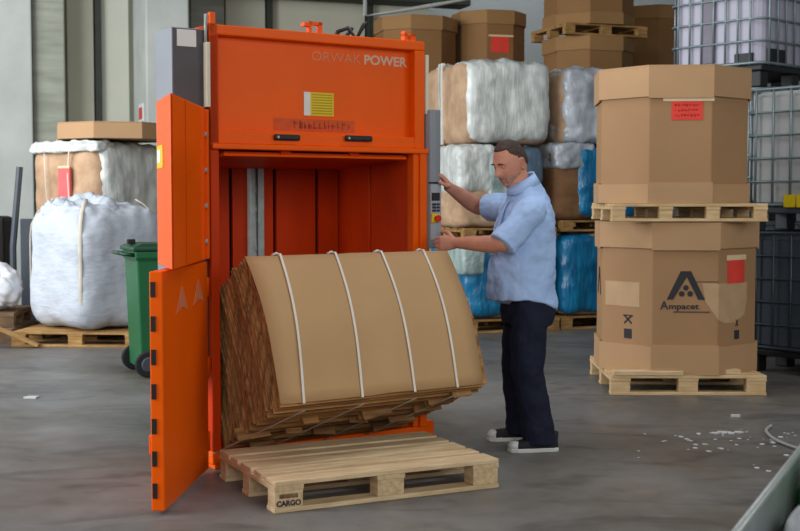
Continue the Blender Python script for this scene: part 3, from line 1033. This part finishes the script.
pallet('dark wooden pallet on the floor behind the big white bag', (-3.20, 13.22, 0), 60, 1.2, .95, WOODGREY, WOODGREY, decks=6)
wrapped_bale('lower bale of pale brown cardboard behind the big white bag', (-3.20, 13.22, .146), 60, 1.25, .92, .89, [(.25, 1.27, -.03, .95, .0, .89, FILMTEAL, .02, .0)], seed=31)
lb = wrapped_bale('bale with a bare cardboard end and red note, above the big white bag', (-3.21, 13.20, 1.05), 60, 1.25, 1.02, .95,
             [(.07, 1.28, -.05, .98, .01, .97, FILM, .03, .012), (-.03, .3, -.01, 1.0, .86, .985, FILM, .03, .015)], seed=33, amp=.028, power=7)
rl = MB().box(-.05, -.02, .36, .53, .36, .70).build('red_note', mat('faded_red_paper', (224, 104, 104), .7), lb)
MB().box(-.052, -.047, .36, .53, .69, .715).build('tape', TAPE, rl)
tw_ = MB().tube([(-.03, .38, .9), (-.045, .39, .6), (-.045, .37, .3), (-.03, .36, .05)], .008, 6)
tw_.tube([(-.03, .75, .85), (-.045, .72, .5), (-.04, .68, .2), (-.02, .6, .05)], .006, 6)
tw_.build('band', STRAP, lb, smooth=True)
# carton lid lying on that bale
li = thing('carton_lid', 'shallow octagonal carton lid lying on the wrapped bale at left', 'lid', (-3.17, 13.82, 2.055), 22.5 - 6)
MB().prism(octa(.66), 0, .17).build('rim', OCTALID, li, .004)
MB().prism(octa(.664), .17, .178).build('top_panel', OCTALID, li)


# green wheelie bins
def wheelie(label, loc, yaw):
    t = thing('wheelie_bin', label, 'bin', loc, yaw)
    # x across, -y is the wheel and handle side
    rr_ = []
    for (z, hx, y0, y1) in ((.06, .225, -.235, .22), (.5, .235, -.25, .26), (.92, .245, -.265, .31), (.95, .262, -.28, .33), (1.0, .262, -.28, .33)):
        rr_.append([(-hx, y0, z), (hx, y0, z), (hx, y1, z), (-hx, y1, z)])
    MB().rings(rr_).build('body', BINGREEN, t, .012)
    lid = MB()
    lid.rings([[(-.27, -.30, 1.0), (.27, -.30, 1.0), (.27, .35, 1.0), (-.27, .35, 1.0)], [(-.27, -.30, 1.03), (.27, -.30, 1.03), (.27, .35, 1.02), (-.27, .35, 1.02)],
               [(-.22, -.22, 1.06), (.22, -.22, 1.06), (.22, .28, 1.05), (-.22, .28, 1.05)]])
    lid.build('lid', BINDARK, t, .01)
    MB().tube([(-.22, -.28, .97), (-.22, -.36, .98), (.22, -.36, .98), (.22, -.28, .97)], .016, 8).build('handle', BINDARK, t, smooth=True)
    MB().tube([(-.24, -.19, .11), (.24, -.19, .11)], .014, 8).build('axle', STEEL, t, smooth=True)
    for s in (-1, 1):
        wv = MB().tube([(s * .24, -.19, .105), (s * .285, -.19, .105)], [.105, .105], 24).build('wheel', RUBBER, t, .012)
        MB().tube([(s * .286, -.19, .105), (s * .292, -.19, .105)], [.06, .05], 16).build('hub', POST, wv)
    MB().box(-.03, .03, -.29, -.23, 1.05, 1.09).build('lid_lug', BLACK, t, .006)
    return t


wheelie('green wheeled bin behind the orange door edge, next to the big white bag', (-1.925, 10.07, 0), -66)

# far left: pallet heap, plastic, steel uprights
pallet('dark weathered pallet lying on the floor at the far left edge', (-4.93, 12.0, 0), 3, 1.15, .9, WOODGREY, WOODGREY, decks=5)
pallet('dark weathered pallet lying on another one at the far left edge', (-4.90, 12.08, .146), 5, 1.1, .85, WOODGREY, WOODGREY, decks=5)
pb = MB().box(-.55, .55, -.06, .06, -.012, .012)
o = pb.build('loose_plank', WOODOLD, bevel=.003)
o.location = (-3.93, 11.68, .245)
o.rotation_euler = (0, rad(24), rad(4))
tag(o, 'loose plank leaning down from the pallet heap at far left', 'plank')
pb = MB().box(-.5, .5, -.06, .06, -.012, .012)
o = pb.build('loose_plank', WOODOLD, bevel=.003)
o.location = (-4.45, 11.95, .318)
o.rotation_euler = (0, 0, rad(-4))
tag(o, 'loose plank lying flat on top of the pallet heap at far left', 'plank')
o = put('plastic_bag', puffy(-.30, .28, -.25, .25, 0, .44, 16, 2.6, .09, 4.5, 41), BAGPLASTIC, None, smooth=True)
o.location = (-4.07, 12.35, .32)
tag(o, 'crumpled white plastic bag lying on the pallet heap at far left', 'bag')
pt_ = thing('steel_upright_frame', 'dark grey steel frame with two leaning uprights at the far left', 'frame', (-4.06, 13.2, 0), 10)
MB().tube([(-.06, 0, 0), (-.06, .0, .9), (.02, .02, 1.75)], .035, 8).build('upright', POST, pt_)
MB().box(.02, .16, -.04, .04, 0, 1.2).build('upright', POST, pt_, .01)
MB().box(-.2, .25, -.15, .15, 0, .12).build('foot_plate', POST, pt_, .01)
dk = thing('machine_block', 'dark machine block at the extreme left edge above the pallet heap', 'machine', (-4.63, 13.9, 0), 0)
MB().box(-.5, .18, -.3, .4, 0.0, .62).build('base', POST, dk, .02)
MB().prism([(-.3, -.25), (.26, -.25), (.30, 0), (.2, .2), (-.3, .2)], .62, 1.22).build('cover', BLACK, dk, .05)
MB().tube([(.05, -.1, 1.2), (.12, -.1, 1.5), (.05, 0, 1.62)], .03, 8).build('lever', STEEL, dk, smooth=True)


# ------------------------------------------------------------------ caged tanks
def ibc(label, loc, yaw, tankm, cagem, footm=BLACK, H=1.16, lx=1.2, ly=1.0, cat='tank', group=None):
    """origin at the far left corner, x along the left-hand face towards its near corner, y away to the right"""
    t = thing('caged_tank', label, cat, loc, yaw, group)
    zb = .19
    ft = MB()
    for x in (0.02, lx / 2 - .06, lx - .14):
        for y in (.02, ly / 2 - .06, ly - .14):
            ft.box(x, x + .12, y, y + .12, 0, zb - .05)
    ft.box(0, lx, 0, ly, zb - .05, zb)
    ft.build('pallet_base', footm, t, .01)
    r = .12

    def loop(rr, z, m=5):
        pts = []
        for (cx_, cy_, a0) in ((lx - rr - .0, ly - rr, 0), (rr, ly - rr, 90), (rr, rr, 180), (lx - rr, rr, 270)):
            for q in range(m + 1):
                a = rad(a0 + 90 * q / m)
                pts.append((cx_ + rr * math.cos(a), cy_ + rr * math.sin(a), z))
        return pts
    tk = MB()

    def inset(pts, d):
        return [((p[0] - lx / 2) * (1 - 2 * d / lx) + lx / 2, (p[1] - ly / 2) * (1 - 2 * d / ly) + ly / 2, p[2]) for p in pts]
    tk.rings([inset(loop(r, zb + .01), .05), inset(loop(r, zb + .04), .03), inset(loop(r, H - .08), .03), inset(loop(r, H - .03), .07)])
    tk.build('tank', tankm, t, smooth=False)
    MB().tube([(lx / 2, ly / 2, H - .035), (lx / 2, ly / 2, H + .0)], .09, 16).build('filler_cap', BLACK, t)
    cg = None
    nz = 6
    zs = [zb + .02 + (H - zb - .035) * i / (nz - 1) for i in range(nz)]
    for z in zs:
        pts = loop(r, z)
        rr_ = .014 if z in (zs[0], zs[-1]) else .010
        b_ = MB().tube(pts + [pts[0]], rr_, 6).build('horizontal_bar', cagem, t, smooth=True)
    xs = [i / 6 for i in range(7)]
    for x in xs[0:]:
        xx = r + (lx - 2 * r) * x
        for yy in (.0, ly):
            MB().tube([(xx, yy, zb), (xx, yy, H)], .010, 6).build('vertical_bar', cagem, t, smooth=True)
    for x in [i / 7 for i in range(8)]:
        yy = r + (ly - 2 * r) * x
        for xx in (.0, lx):
            MB().tube([(xx, yy, zb), (xx, yy, H)], .010, 6).build('vertical_bar', cagem, t, smooth=True)
    return t


YI = -50.0
b1 = ibc('dark grey caged tank on the floor at the right edge', (2.83, 10.19, 0), YI, TANKDARK, CAGEDARK, H=1.155)
b2 = ibc('whitish caged tank standing on the dark grey tank at the right edge', (2.81, 10.19, 1.157), YI, TANK2, CAGE, footm=POST, H=1.15)
MB().box(.40, .50, -.024, -.013, .19, .29).build('yellow_label', YELLOW, b2)
MB().box(.515, .62, -.024, -.013, .19, .29).build('yellow_label', YELLOW, b2)
SX, SY = 3.17 - .669, 10.95 + .743
for i in range(2):
    ibc(('caged tank on the floor behind the plain octagonal carton', 'caged tank in the middle of the stack behind the octagonal carton')[i], (SX, SY, i * 1.2), YI + 2, TANK2, CAGE, H=1.198, lx=1.0, ly=1.2)
b3 = ibc('lavender white caged tank high at top right, above the other tanks', (SX, SY, 2.402), YI + 2, TANK, CAGE, footm=BLACK, H=1.2, lx=1.0, ly=1.2)
MB().box(.36, .50, .006, .03, .24, 1.1).build('grey_marking_panel', mat('dull_mauve_panel', (112, 106, 118), .5), b3)
MB().box(.72, .90, .004, .03, .20, .30).build('black_foot_patch', BLACK, b3)
MB().box(.97, .996, .12, .42, .20, .34).build('black_foot_patch', BLACK, b3)

# ------------------------------------------------------------------ steel hopper in the near right corner
hp = thing('steel_hopper', 'grey sheet steel hopper rim cutting across the bottom right corner', 'hopper', (.575, 2.25, 0), -25.6)
h1 = MB()
h1.rings([[(0, -.3, .40), (.9, -.3, .40), (.9, 2.3, .40), (0, 2.3, .40)], [(0, -.3, .75), (.9, -.3, .75), (.9, 2.3, .75), (0, 2.3, .75)],
          [(.012, -.29, .75), (.888, -.29, .75), (.888, 2.29, .75), (.012, 2.29, .75)], [(.016, -.284, .42), (.884, -.284, .42), (.884, 2.284, .42), (.016, 2.284, .42)]], cap=False)
h1.add([(.0, -.3, .40), (.9, -.3, .40), (.9, 2.3, .40), (.0, 2.3, .40), (.0, -.3, .42), (.9, -.3, .42), (.9, 2.3, .42), (.0, 2.3, .42)], [(3, 2, 1, 0), (4, 5, 6, 7)])
h1.build('tub', HOPPER, hp)
MB().tube([(0, -.3, .75), (0, 2.3, .75)], .008, 8).build('rim', RIM, hp, smooth=True)
MB().box(.013, .030, -.28, 2.28, .585, .640).build('seal_strip', BLACK, hp)
for (x, y) in ((.2, 0), (.7, 0), (.2, 2.0), (.7, 2.0)):
    MB().box(x - .03, x + .03, y - .03, y + .03, 0, .402).build('leg', POST, hp)
HM = T((.575, 2.25, 0)) @ RZ(-25.6)


def bag(name, m, x, y, z, s, seed, label, top=.70):
    o = put(name, puffy(-s, s, -s * 1.2, s * 1.2, 0, top - z, 14, 2.8, s * .22, 6 / s * .15, seed), m, None, smooth=True)
    o.location = HM @ Vector((x, y, z))
    o.rotation_euler = (0, 0, rad(-25.6))
    return tag(o, label, 'bag')


bag('plastic_bag', BAGPLASTIC, .145, .66, .425, .115, 51, 'white plastic bag in the steel hopper at bottom right', .725)
bag('plastic_bag', BLUEBAG, .16, .35, .425, .12, 52, 'pale blue plastic bag nearest the corner in the steel hopper', .70)
bag('plastic_bag', GREENBAG, .145, .96, .425, .115, 53, 'green bag in the steel hopper at the right edge', .79)

hp_ = [V_ for V_ in (Vector((2.30, 7.62, .012)), Vector((2.22, 7.45, .012)), Vector((2.19, 7.2, .012)), Vector((2.23, 6.95, .012)), Vector((2.32, 6.7, .012)), Vector((2.45, 6.4, .012)), Vector((2.7, 6.0, .012)))]
hq = []
for i in range(len(hp_) - 1):
    p0, p1, p2, p3 = hp_[max(i - 1, 0)], hp_[i], hp_[i + 1], hp_[min(i + 2, len(hp_) - 1)]
    for q in range(6):
        t = q / 6
        hq.append(0.5 * (2 * p1 + (p2 - p0) * t + (2 * p0 - 5 * p1 + 4 * p2 - p3) * t * t + (3 * p1 - p0 - 3 * p2 + p3) * t ** 3))
hs = MB().tube(hq, .010, 8)
tag(hs.build('floor_hose', PIPE, smooth=True), 'thin pale hose curving over the floor behind the steel hopper', 'hose')

# paper scraps swept together on the floor
random.seed(17)
scl = 'small white paper scrap in the litter on the floor before the printed octagonal carton'
for i in range(64):
    a = random.gauss(0, 1)
    x, y = 1.98 + a * .22, 7.28 + random.gauss(0, .17) + a * .06
    if i > 56:
        x, y = random.uniform(1.1, 2.3), random.uniform(6.2, 7.0)
    s = random.choice((.006, .008, .010, .013, .020))
    if i < 4:
        x, y, s = 1.90 + .05 * i, 7.42 + .03 * (i % 2), .034
    n = 5
    vs = [(s * random.uniform(.6, 1.1) * math.cos(q * 6.283 / n), s * random.uniform(.6, 1.1) * math.sin(q * 6.283 / n)) for q in range(n)]
    o = MB().prism(vs, 0, s * .18).build('paper_scrap', SCRAP)
    o.location = (x, y, 0.0005)
    o.rotation_euler = (0, 0, random.uniform(0, 6))
    tag(o, scl, 'paper', 'white paper scraps on the floor')
for (x, y, s, lb_) in ((-2.62, 8.75, .05, 'white scrap lying alone on the floor at the far left'), (2.18, 8.0, .035, 'white scrap lying alone near the octagonal carton pallet')):
    o = MB().prism([(-s, -s * .4), (s * .8, -s * .6), (s, s * .5), (-s * .5, s * .6)], 0, .012).build('paper_scrap', SCRAP)
    o.location = (x, y, 0.0005)
    tag(o, lb_, 'paper')

# ------------------------------------------------------------------ the man
PX, PY = .68, 7.05
man = thing('person', 'man in a light blue short-sleeved shirt and dark jeans, reaching for the control panel', 'person', (PX, PY, 0), 0)
V = Vector
FW = V((-.93, -.36, 0)).normalized()      # where the body faces
LF = V((-FW.y * -1, FW.x, 0))             # placeholder, set below
LF = V((0, 0, 1)).cross(FW)               # his left, towards the camera


def ering(c, f, l, ra, rb, n=20, tilt=None, p=2.3):
    """horizontal superellipse: ra along the facing direction, rb along his left"""
    out = []
    for j in range(n):
        a = 2 * math.pi * j / n
        ca, sa = math.cos(a), math.sin(a)
        x = math.copysign(abs(ca) ** (2 / p), ca) * ra
        y = math.copysign(abs(sa) ** (2 / p), sa) * rb
        q = V(c) + f * x + l * y
        if tilt:
            q.z += tilt * x
        out.append(q)
    return out


body = MB()
# torso and neck
TC = [((.045, -.005, .80), .135, .175), ((.020, -.01, .93), .145, .175), ((.015, -.01, 1.05), .145, .175), ((.022, -.01, 1.18), .140, .180), ((.030, -.005, 1.28), .130, .185),
      ((.035, 0, 1.36), .105, .165), ((.035, 0, 1.41), .075, .10)]
body.rings([ering(c, FW, LF, ra, rb) for (c, ra, rb) in TC])
HC = V((-.053, -.015, 1.615))             # head centre
body.tube([(.045, .0, 1.36), (.015, -.005, 1.45), (-.025, -.012, 1.55)], [(.078, .080), (.066, .068), (.062, .066)], 16)
# legs under the trousers
HIPN, KNN, ANN = V((.050, -.100, .84)), V((.035, -.135, .46)), V((.105, -.135, .08))
HIPF, KNF, ANF = V((.035, .080, .84)), V((.000, .12, .44)), V((.035, .17, .08))
for (a, b, c) in ((HIPN, KNN, ANN), (HIPF, KNF, ANF)):
    body.tube([a, a.lerp(b, .5), b, b.lerp(c, .35), c, c + V((0, 0, -.05))], [.075, .07, .055, .05, .036, .034], 12)
    body.tube([c + V((.03, .01, -.045)), c + V((-.06, -.02, -.05)), c + V((-.14, -.05, -.055))], [(.026, .018), (.024, .015), (.018, .010)], 10)
# arms
SHN, ELN, WRN = V((.045, -.175, 1.345)), V((-.115, -.245, 1.165)), V((-.360, -.075, 1.168))
SHF, ELF, WRF = V((-.035, .165, 1.365)), V((-.215, .345, 1.365)), V((-.385, .17, 1.475))
for (a, b, c) in ((SHN, ELN, WRN), (SHF, ELF, WRF)):
    d = (c - b)
    body.tube([a, a.lerp(b, .35), a.lerp(b, .75), b, b + d * .25, b + d * .6, c, c + d * .12], [.060, .056, .050, .046, .050, .043, .031, .030], 14)


def hand(mb, wr, dr, pn, tside, bend, spread=.5, L=.185):
    """wr wrist, dr direction of the palm, pn outward normal of the palm, tside towards the thumb"""
    dr = dr.normalized()
    ts = (tside - dr * tside.dot(dr)).normalized()
    pn = (pn - dr * pn.dot(dr) - ts * pn.dot(ts)).normalized()
    pl = L * .52
    mb.rings([[wr + dr * (pl * k) + ts * (math.cos(q) * wd) + pn * (math.sin(q) * th) for q in [2 * math.pi * j / 12 for j in range(12)]]
              for (k, wd, th) in ((-.1, .028, .024), (.25, .038, .021), (.6, .044, .019), (.95, .044, .015), (1.05, .040, .010))])
    for i, (off, fl) in enumerate(((.033, .92), (.011, 1.0), (-.012, .95), (-.033, .76))):
        base = wr + dr * (pl * (.98 - .04 * abs(i - 1))) + ts * off
        pts, p, a = [base - dr * .02], base, 0.0
        pts.append(p.copy())
        for sg_, bn in ((.045, bend[0]), (.030, bend[1]), (.024, bend[2])):
            a += rad(bn)
            d = dr * math.cos(a) + pn * math.sin(a) + ts * (off * spread)
            p = p + d.normalized() * (sg_ * fl)
            pts.append(p.copy())
        mb.tube(pts, [.010, .0105, .0098, .0088, .0072], 8)
    tb_ = wr + dr * (pl * .28) + ts * .030
    t1_ = tb_ + (dr * .55 + ts * .75 + pn * .25).normalized() * .042
    t2_ = t1_ + (dr * .85 + ts * .25 + pn * .35).normalized() * .034
    t3_ = t2_ + (dr * .9 - ts * .05 + pn * .45).normalized() * .028
    mb.tube([tb_ - ts * .018, tb_, t1_, t2_, t3_], [.013, .0145, .0125, .011, .008], 8)


# far hand: flat against the panel's edge, near hand: closing round its lower end
hand(body, WRF, V((-.55, -.30, .72)), V((-.85, .1, -.35)), V((-.1, -1, .1)), (18, 22, 16))
hand(body, WRN, V((-.95, .25, -.05)), V((-.1, .95, -.1)), V((.0, .15, 1)), (35, 45, 30))

# head, shaped on a sphere: x faces forward, y to his left
HF = V((-.82, -.57, -.40)).normalized()
HL = V((0, 0, 1)).cross(HF).normalized()
HU = HF.cross(HL)
HU = -HU if HU.z < 0 else HU
hv, hf = [], []
NA, NB = 64, 44


def gs(x, s):
    return math.exp(-(x / s) ** 2)


def head_pt(lon, lat):
    x, y, z = math.cos(lat) * math.cos(lon), math.cos(lat) * math.sin(lon), math.sin(lat)
    X, Y, Z = x * .100, y * .078, z * .128
    if x > 0:                                   # flatter face, longer jaw
        X = x ** .82 * .094
    if z < 0:
        Y *= 1 - .20 * (-z) ** 1.4
        if x < 0:
            X *= 1 - .35 * (-z)
    if x > 0:
        sz = lambda c, s: gs(Z - c, s)
        ay = abs(Y)
        X += .010 * sz(.030, .012) * gs(ay - .030, .022)            # brow ridge
        X -= .012 * sz(.008, .013) * gs(ay - .031, .014)            # eye sockets
        X += (.032 * sz(-.027, .016) + .017 * sz(-.004, .020)) * gs(Y, .0135) # nose
        X += .007 * sz(-.030, .010) * gs(ay - .014, .007)           # nostrils
        X += .007 * sz(-.058, .006) * gs(Y, .022)                   # upper lip
        X += .007 * sz(-.071, .006) * gs(Y, .019)                   # lower lip
        X -= .004 * sz(-.0645, .003) * gs(Y, .022)
        X += .013 * sz(-.100, .018) * gs(Y, .024)                   # chin
        X += .005 * sz(-.02, .02) * gs(ay - .045, .016)             # cheekbones
    return X, Y, Z


def head_world(X, Y, Z):
    return HC + (HF * X + HL * Y + HU * Z) * 1.06


for i in range(NB + 1):
    lat = -math.pi / 2 + math.pi * i / NB
    for j in range(NA):
        hv.append(head_world(*head_pt(2 * math.pi * j / NA, lat * .9999)))
for i in range(NB):
    for j in range(NA):
        hf.append((i * NA + j, i * NA + (j + 1) % NA, (i + 1) * NA + (j + 1) % NA, (i + 1) * NA + j))
hf.append(tuple(reversed(range(NA))))
hf.append(tuple(NB * NA + j for j in range(NA)))
body.add(hv, hf)
for s in (-1, 1):                                # ears
    c = V((-.010, s * .079, -.004))
    pts = [head_world(c.x + .012 * math.cos(a), c.y + s * .007 * (1 + .5 * math.sin(a)), c.z + .031 * math.sin(a)) for a in [math.pi * 2 * q / 14 for q in range(15)]]
    body.tube(pts, .0065, 6)
    body.tube([head_world(c.x, c.y - s * .01, c.z + .022), head_world(c.x, c.y - s * .004, c.z), head_world(c.x + .004, c.y - s * .01, c.z - .025)], .012, 8)
bo = body.build('body', SKIN, man)
remesh_object(bo, .0048, 1)

# hair: a close cap over crown, back and sides
hr = MB()
hvv, hff = [], []
idx = {}
for i in range(NB + 1):
    lat = -math.pi / 2 + math.pi * i / NB
    for j in range(NA):
        lon = 2 * math.pi * j / NA
        X, Y, Z = head_pt(lon, lat * .9999)
        cx_ = math.cos(lon)
        lim = .086 if cx_ > .55 else (.086 - (.55 - cx_) * .11 if cx_ > -.25 else -.002 - (-.25 - cx_) * .075)
        if Z > lim:
            g_ = 1.028 + .012 * noise.noise(V((X * 60, Y * 60, Z * 60)))
            if Z < lim + .010:
                g_ = 1.0 + (Z - lim) / .010 * .028
            idx[(i, j)] = len(hvv)
            hvv.append(head_world(X * g_, Y * g_, Z * g_))
for i in range(NB):
    for j in range(NA):
        q = [(i, j), (i, (j + 1) % NA), (i + 1, (j + 1) % NA), (i + 1, j)]
        if all(k2 in idx for k2 in q):
            hff.append(tuple(idx[k2] for k2 in q))
hr.add(hvv, hff)
ho = hr.build('hair', HAIR, man, smooth=True)
sl = ho.modifiers.new('thick', 'SOLIDIFY')
sl.thickness = .006
sl.offset = -1
# beard shadow: thin shell on chin and jaw
bv, bf, idx = [], [], {}
for i in range(NB + 1):
    lat = -math.pi / 2 + math.pi * i / NB
    for j in range(NA):
        lon = 2 * math.pi * j / NA
        X, Y, Z = head_pt(lon, lat * .9999)
        if -.118 < Z < -.040 and X > .012 and not (abs(Y) < .021 and -.079 < Z < -.055) and Z < -.044 - (abs(Y) < .02) * .0:
            idx[(i, j)] = len(bv)
            bv.append(head_world(X * 1.012 + .0005, Y * 1.014, Z * 1.008))
for i in range(NB):
    for j in range(NA):
        q = [(i, j), (i, (j + 1) % NA), (i + 1, (j + 1) % NA), (i + 1, j)]
        if all(k2 in idx for k2 in q):
            bf.append(tuple(idx[k2] for k2 in q))
be = MB().add(bv, bf).build('beard_stubble', STUBBLE, man, smooth=True)
sl = be.modifiers.new('thick', 'SOLIDIFY')
sl.thickness = .002
for s in (-1, 1):
    X, Y, Z = .086, s * .031, .030
    c = [head_world(.0995 - abs(t) * .10 - (.006 if t * s > 0 else 0), s * .031 + t, .032 - abs(t) * .15) for t in (-.017, -.008, 0, .008, .017)]
    MB().tube(c, [.002, .0042, .0045, .004, .002], 6).build('eyebrow', BROW, man, smooth=True)
    ce = head_world(.0775, s * .030, .010)
    e = MB()
    e.rings([[ce + HL * (math.cos(q) * .0115 * math.cos(a)) + HU * (math.sin(q) * .0055 * math.cos(a)) + HF * (.010 * math.sin(a)) for q in [2 * math.pi * j / 12 for j in range(12)]] for a in (-1.3, -.8, -.3, .3, .8, 1.3)])
    eo = e.build('eye', EYE, man, smooth=True)
    ci = ce + HF * .0088 - HU * .001
    MB().rings([[ci + HL * (math.cos(q) * r_) + HU * (math.sin(q) * r_) + HF * h_ for q in [2 * math.pi * j / 10 for j in range(10)]] for (r_, h_) in ((.0048, 0), (.0042, .0014))]).build('iris', BROW, eo)

# shirt
sm_ = MB()
SR = [((.014, -.01, .815), .194, .205, 2.2), ((.009, -.01, .90), .190, .194, 2.3), ((.008, -.01, .98), .183, .192, 2.3), ((.016, -.01, 1.08), .170, .194, 2.4), ((.024, -.01, 1.18), .160, .198, 2.4),
      ((.030, -.005, 1.27), .150, .205, 2.4), ((.034, 0, 1.34), .138, .197, 2.3), ((.034, 0, 1.39), .122, .170, 2.2), ((.032, 0, 1.43), .102, .125, 2.1), ((.020, 0, 1.490), .080, .090, 2.0)]
rg = []
for (c, ra, rb, p) in SR:
    r0 = ering(c, FW, LF, ra, rb, 32, {1.39: -.12, 1.43: -.28, 1.490: -.50}.get(c[2]), p)
    if c[2] < .95:                                # hem dips at the back and lifts at the sides
        out = []
        for q in r0:
            f_ = (q - V(c)).dot(FW) / ra
            l_ = abs((q - V(c)).dot(LF) / rb)
            k2 = (0.95 - c[2]) / .115
            out.append(q + V((0, 0, (.035 * l_ * l_ + .03 * f_ - .010) * k2)))
        r0 = out
    rg.append(r0)
sm_.rings(rg)
for (a, b, t_) in ((SHN, ELN, 1.02), (SHF, ELF, .70)):
    d = b - a
    sm_.tube([a - d * .25, a, a + d * .3, a + d * .65, a + d * t_], [.070, .088, .086, .083, .084], 18)
so = sm_.build('shirt', SHIRT, man)
remesh_object(so, .007, 2)
tx = bpy.data.textures.new('folds', 'CLOUDS')
tx.noise_scale = .085
dm = so.modifiers.new('folds', 'DISPLACE')
dm.texture = tx
dm.strength = .026
dm.mid_level = .5
# collar and button placket
cl = MB()
inner = ering((.014, -.003, 1.490), FW, LF, .074, .082, 24, -.50)
outer = ering((.020, -.003, 1.474), FW, LF, .090, .098, 24, -.46)
topr = ering((.002, -.004, 1.524), FW, LF, .074, .077, 24, -.56)
ins = ering((.002, -.004, 1.521), FW, LF, .068, .072, 24, -.56)
cl.rings([outer, [p + V((0, 0, .006)) for p in topr], ins, inner], cap=False)
co = cl.build('collar', SHIRT, so, smooth=True)
sl = co.modifiers.new('thick', 'SOLIDIFY')
sl.thickness = .003
pk = MB()
pp_ = []
for (z, r_) in ((1.405, .104), (1.34, .137), (1.27, .158), (1.18, .168), (1.08, .178), (.98, .187), (.88, .188)):
    pp_.append(V((.024, -.01, z)) + FW * r_ + LF * .0)
pk.tube(pp_, [(.014, .004)] * 7, 8, up=(FW.x, FW.y, 0))
pk.build('button_placket', SHIRT, so, smooth=True)

# trousers
tr = MB()
tr.rings([ering(c, FW, LF, ra, rb, 24) for (c, ra, rb) in (((.045, -.01, .70), .120, .180), ((.045, -.01, .78), .142, .185), ((.040, -.01, .87), .132, .176), ((.03, -.01, .93), .135, .175))])
for (a, b, c) in ((HIPN, KNN, ANN), (HIPF, KNF, ANF)):
    tr.tube([a + V((0, 0, .02)), a.lerp(b, .3), a.lerp(b, .7), b, b.lerp(c, .3), b.lerp(c, .75), c + V((.0, 0, -.01)), c + V((.0, 0, -.035))], [.088, .104, .100, .090, .088, .090, .096, .100], 18)
to = tr.build('trousers', JEANS, man)
remesh_object(to, .008, 2)
tx2 = bpy.data.textures.new('denim_folds', 'CLOUDS')
tx2.noise_scale = .09
dm = to.modifiers.new('folds', 'DISPLACE')
dm.texture = tx2
dm.strength = .022
dm.mid_level = .5

# canvas shoes with white soles and toe caps
for (c, ang_) in ((V((.090, -.155, 0)), 188), (V((-.005, .165, 0)), 186)):
    M = T(c) @ RZ(ang_)
    pr_ = [(-.115, .030), (-.085, .042), (-.02, .043), (.06, .050), (.12, .048), (.155, .032), (.168, .0)]
    out = [(x, y) for (x, y) in pr_] + [(x, -y) for (x, y) in reversed(pr_[:-1])]
    out = list(reversed(out))
    up_ = MB()
    lv = []
    for (z, k_, xs_, x0) in ((.02, .97, 1.0, 0), (.045, .95, .98, 0), (.065, .78, .80, -.02), (.085, .62, .58, -.05), (.11, .55, .46, -.065)):
        lv.append([M @ V((x * xs_ + x0 * (1 if xs_ < .9 else 0), y * k_, z if x < .05 else min(z, .075 - (x - .05) * .12 if z > .02 else z))) for (x, y) in out])
    up_.rings(lv)
    su = up_.build('shoe', SHOE, man, smooth=True)
    MB().prism([(x * 1.02, y * 1.06) for (x, y) in out], .0, .026, M).build('sole', SOLE, su, .006)
    tcap = MB()
    tp = [(x, y) for (x, y) in out if x > .09]
    tcap.rings([[M @ V((x * 1.012, y * 1.0, z)) for (x, y) in tp] for z in (.02, .042)] + [[M @ V((.105 + (x - .105) * .7, y * .75, .062)) for (x, y) in tp]])
    tcap.build('toe_cap', SOLE, su, smooth=True)
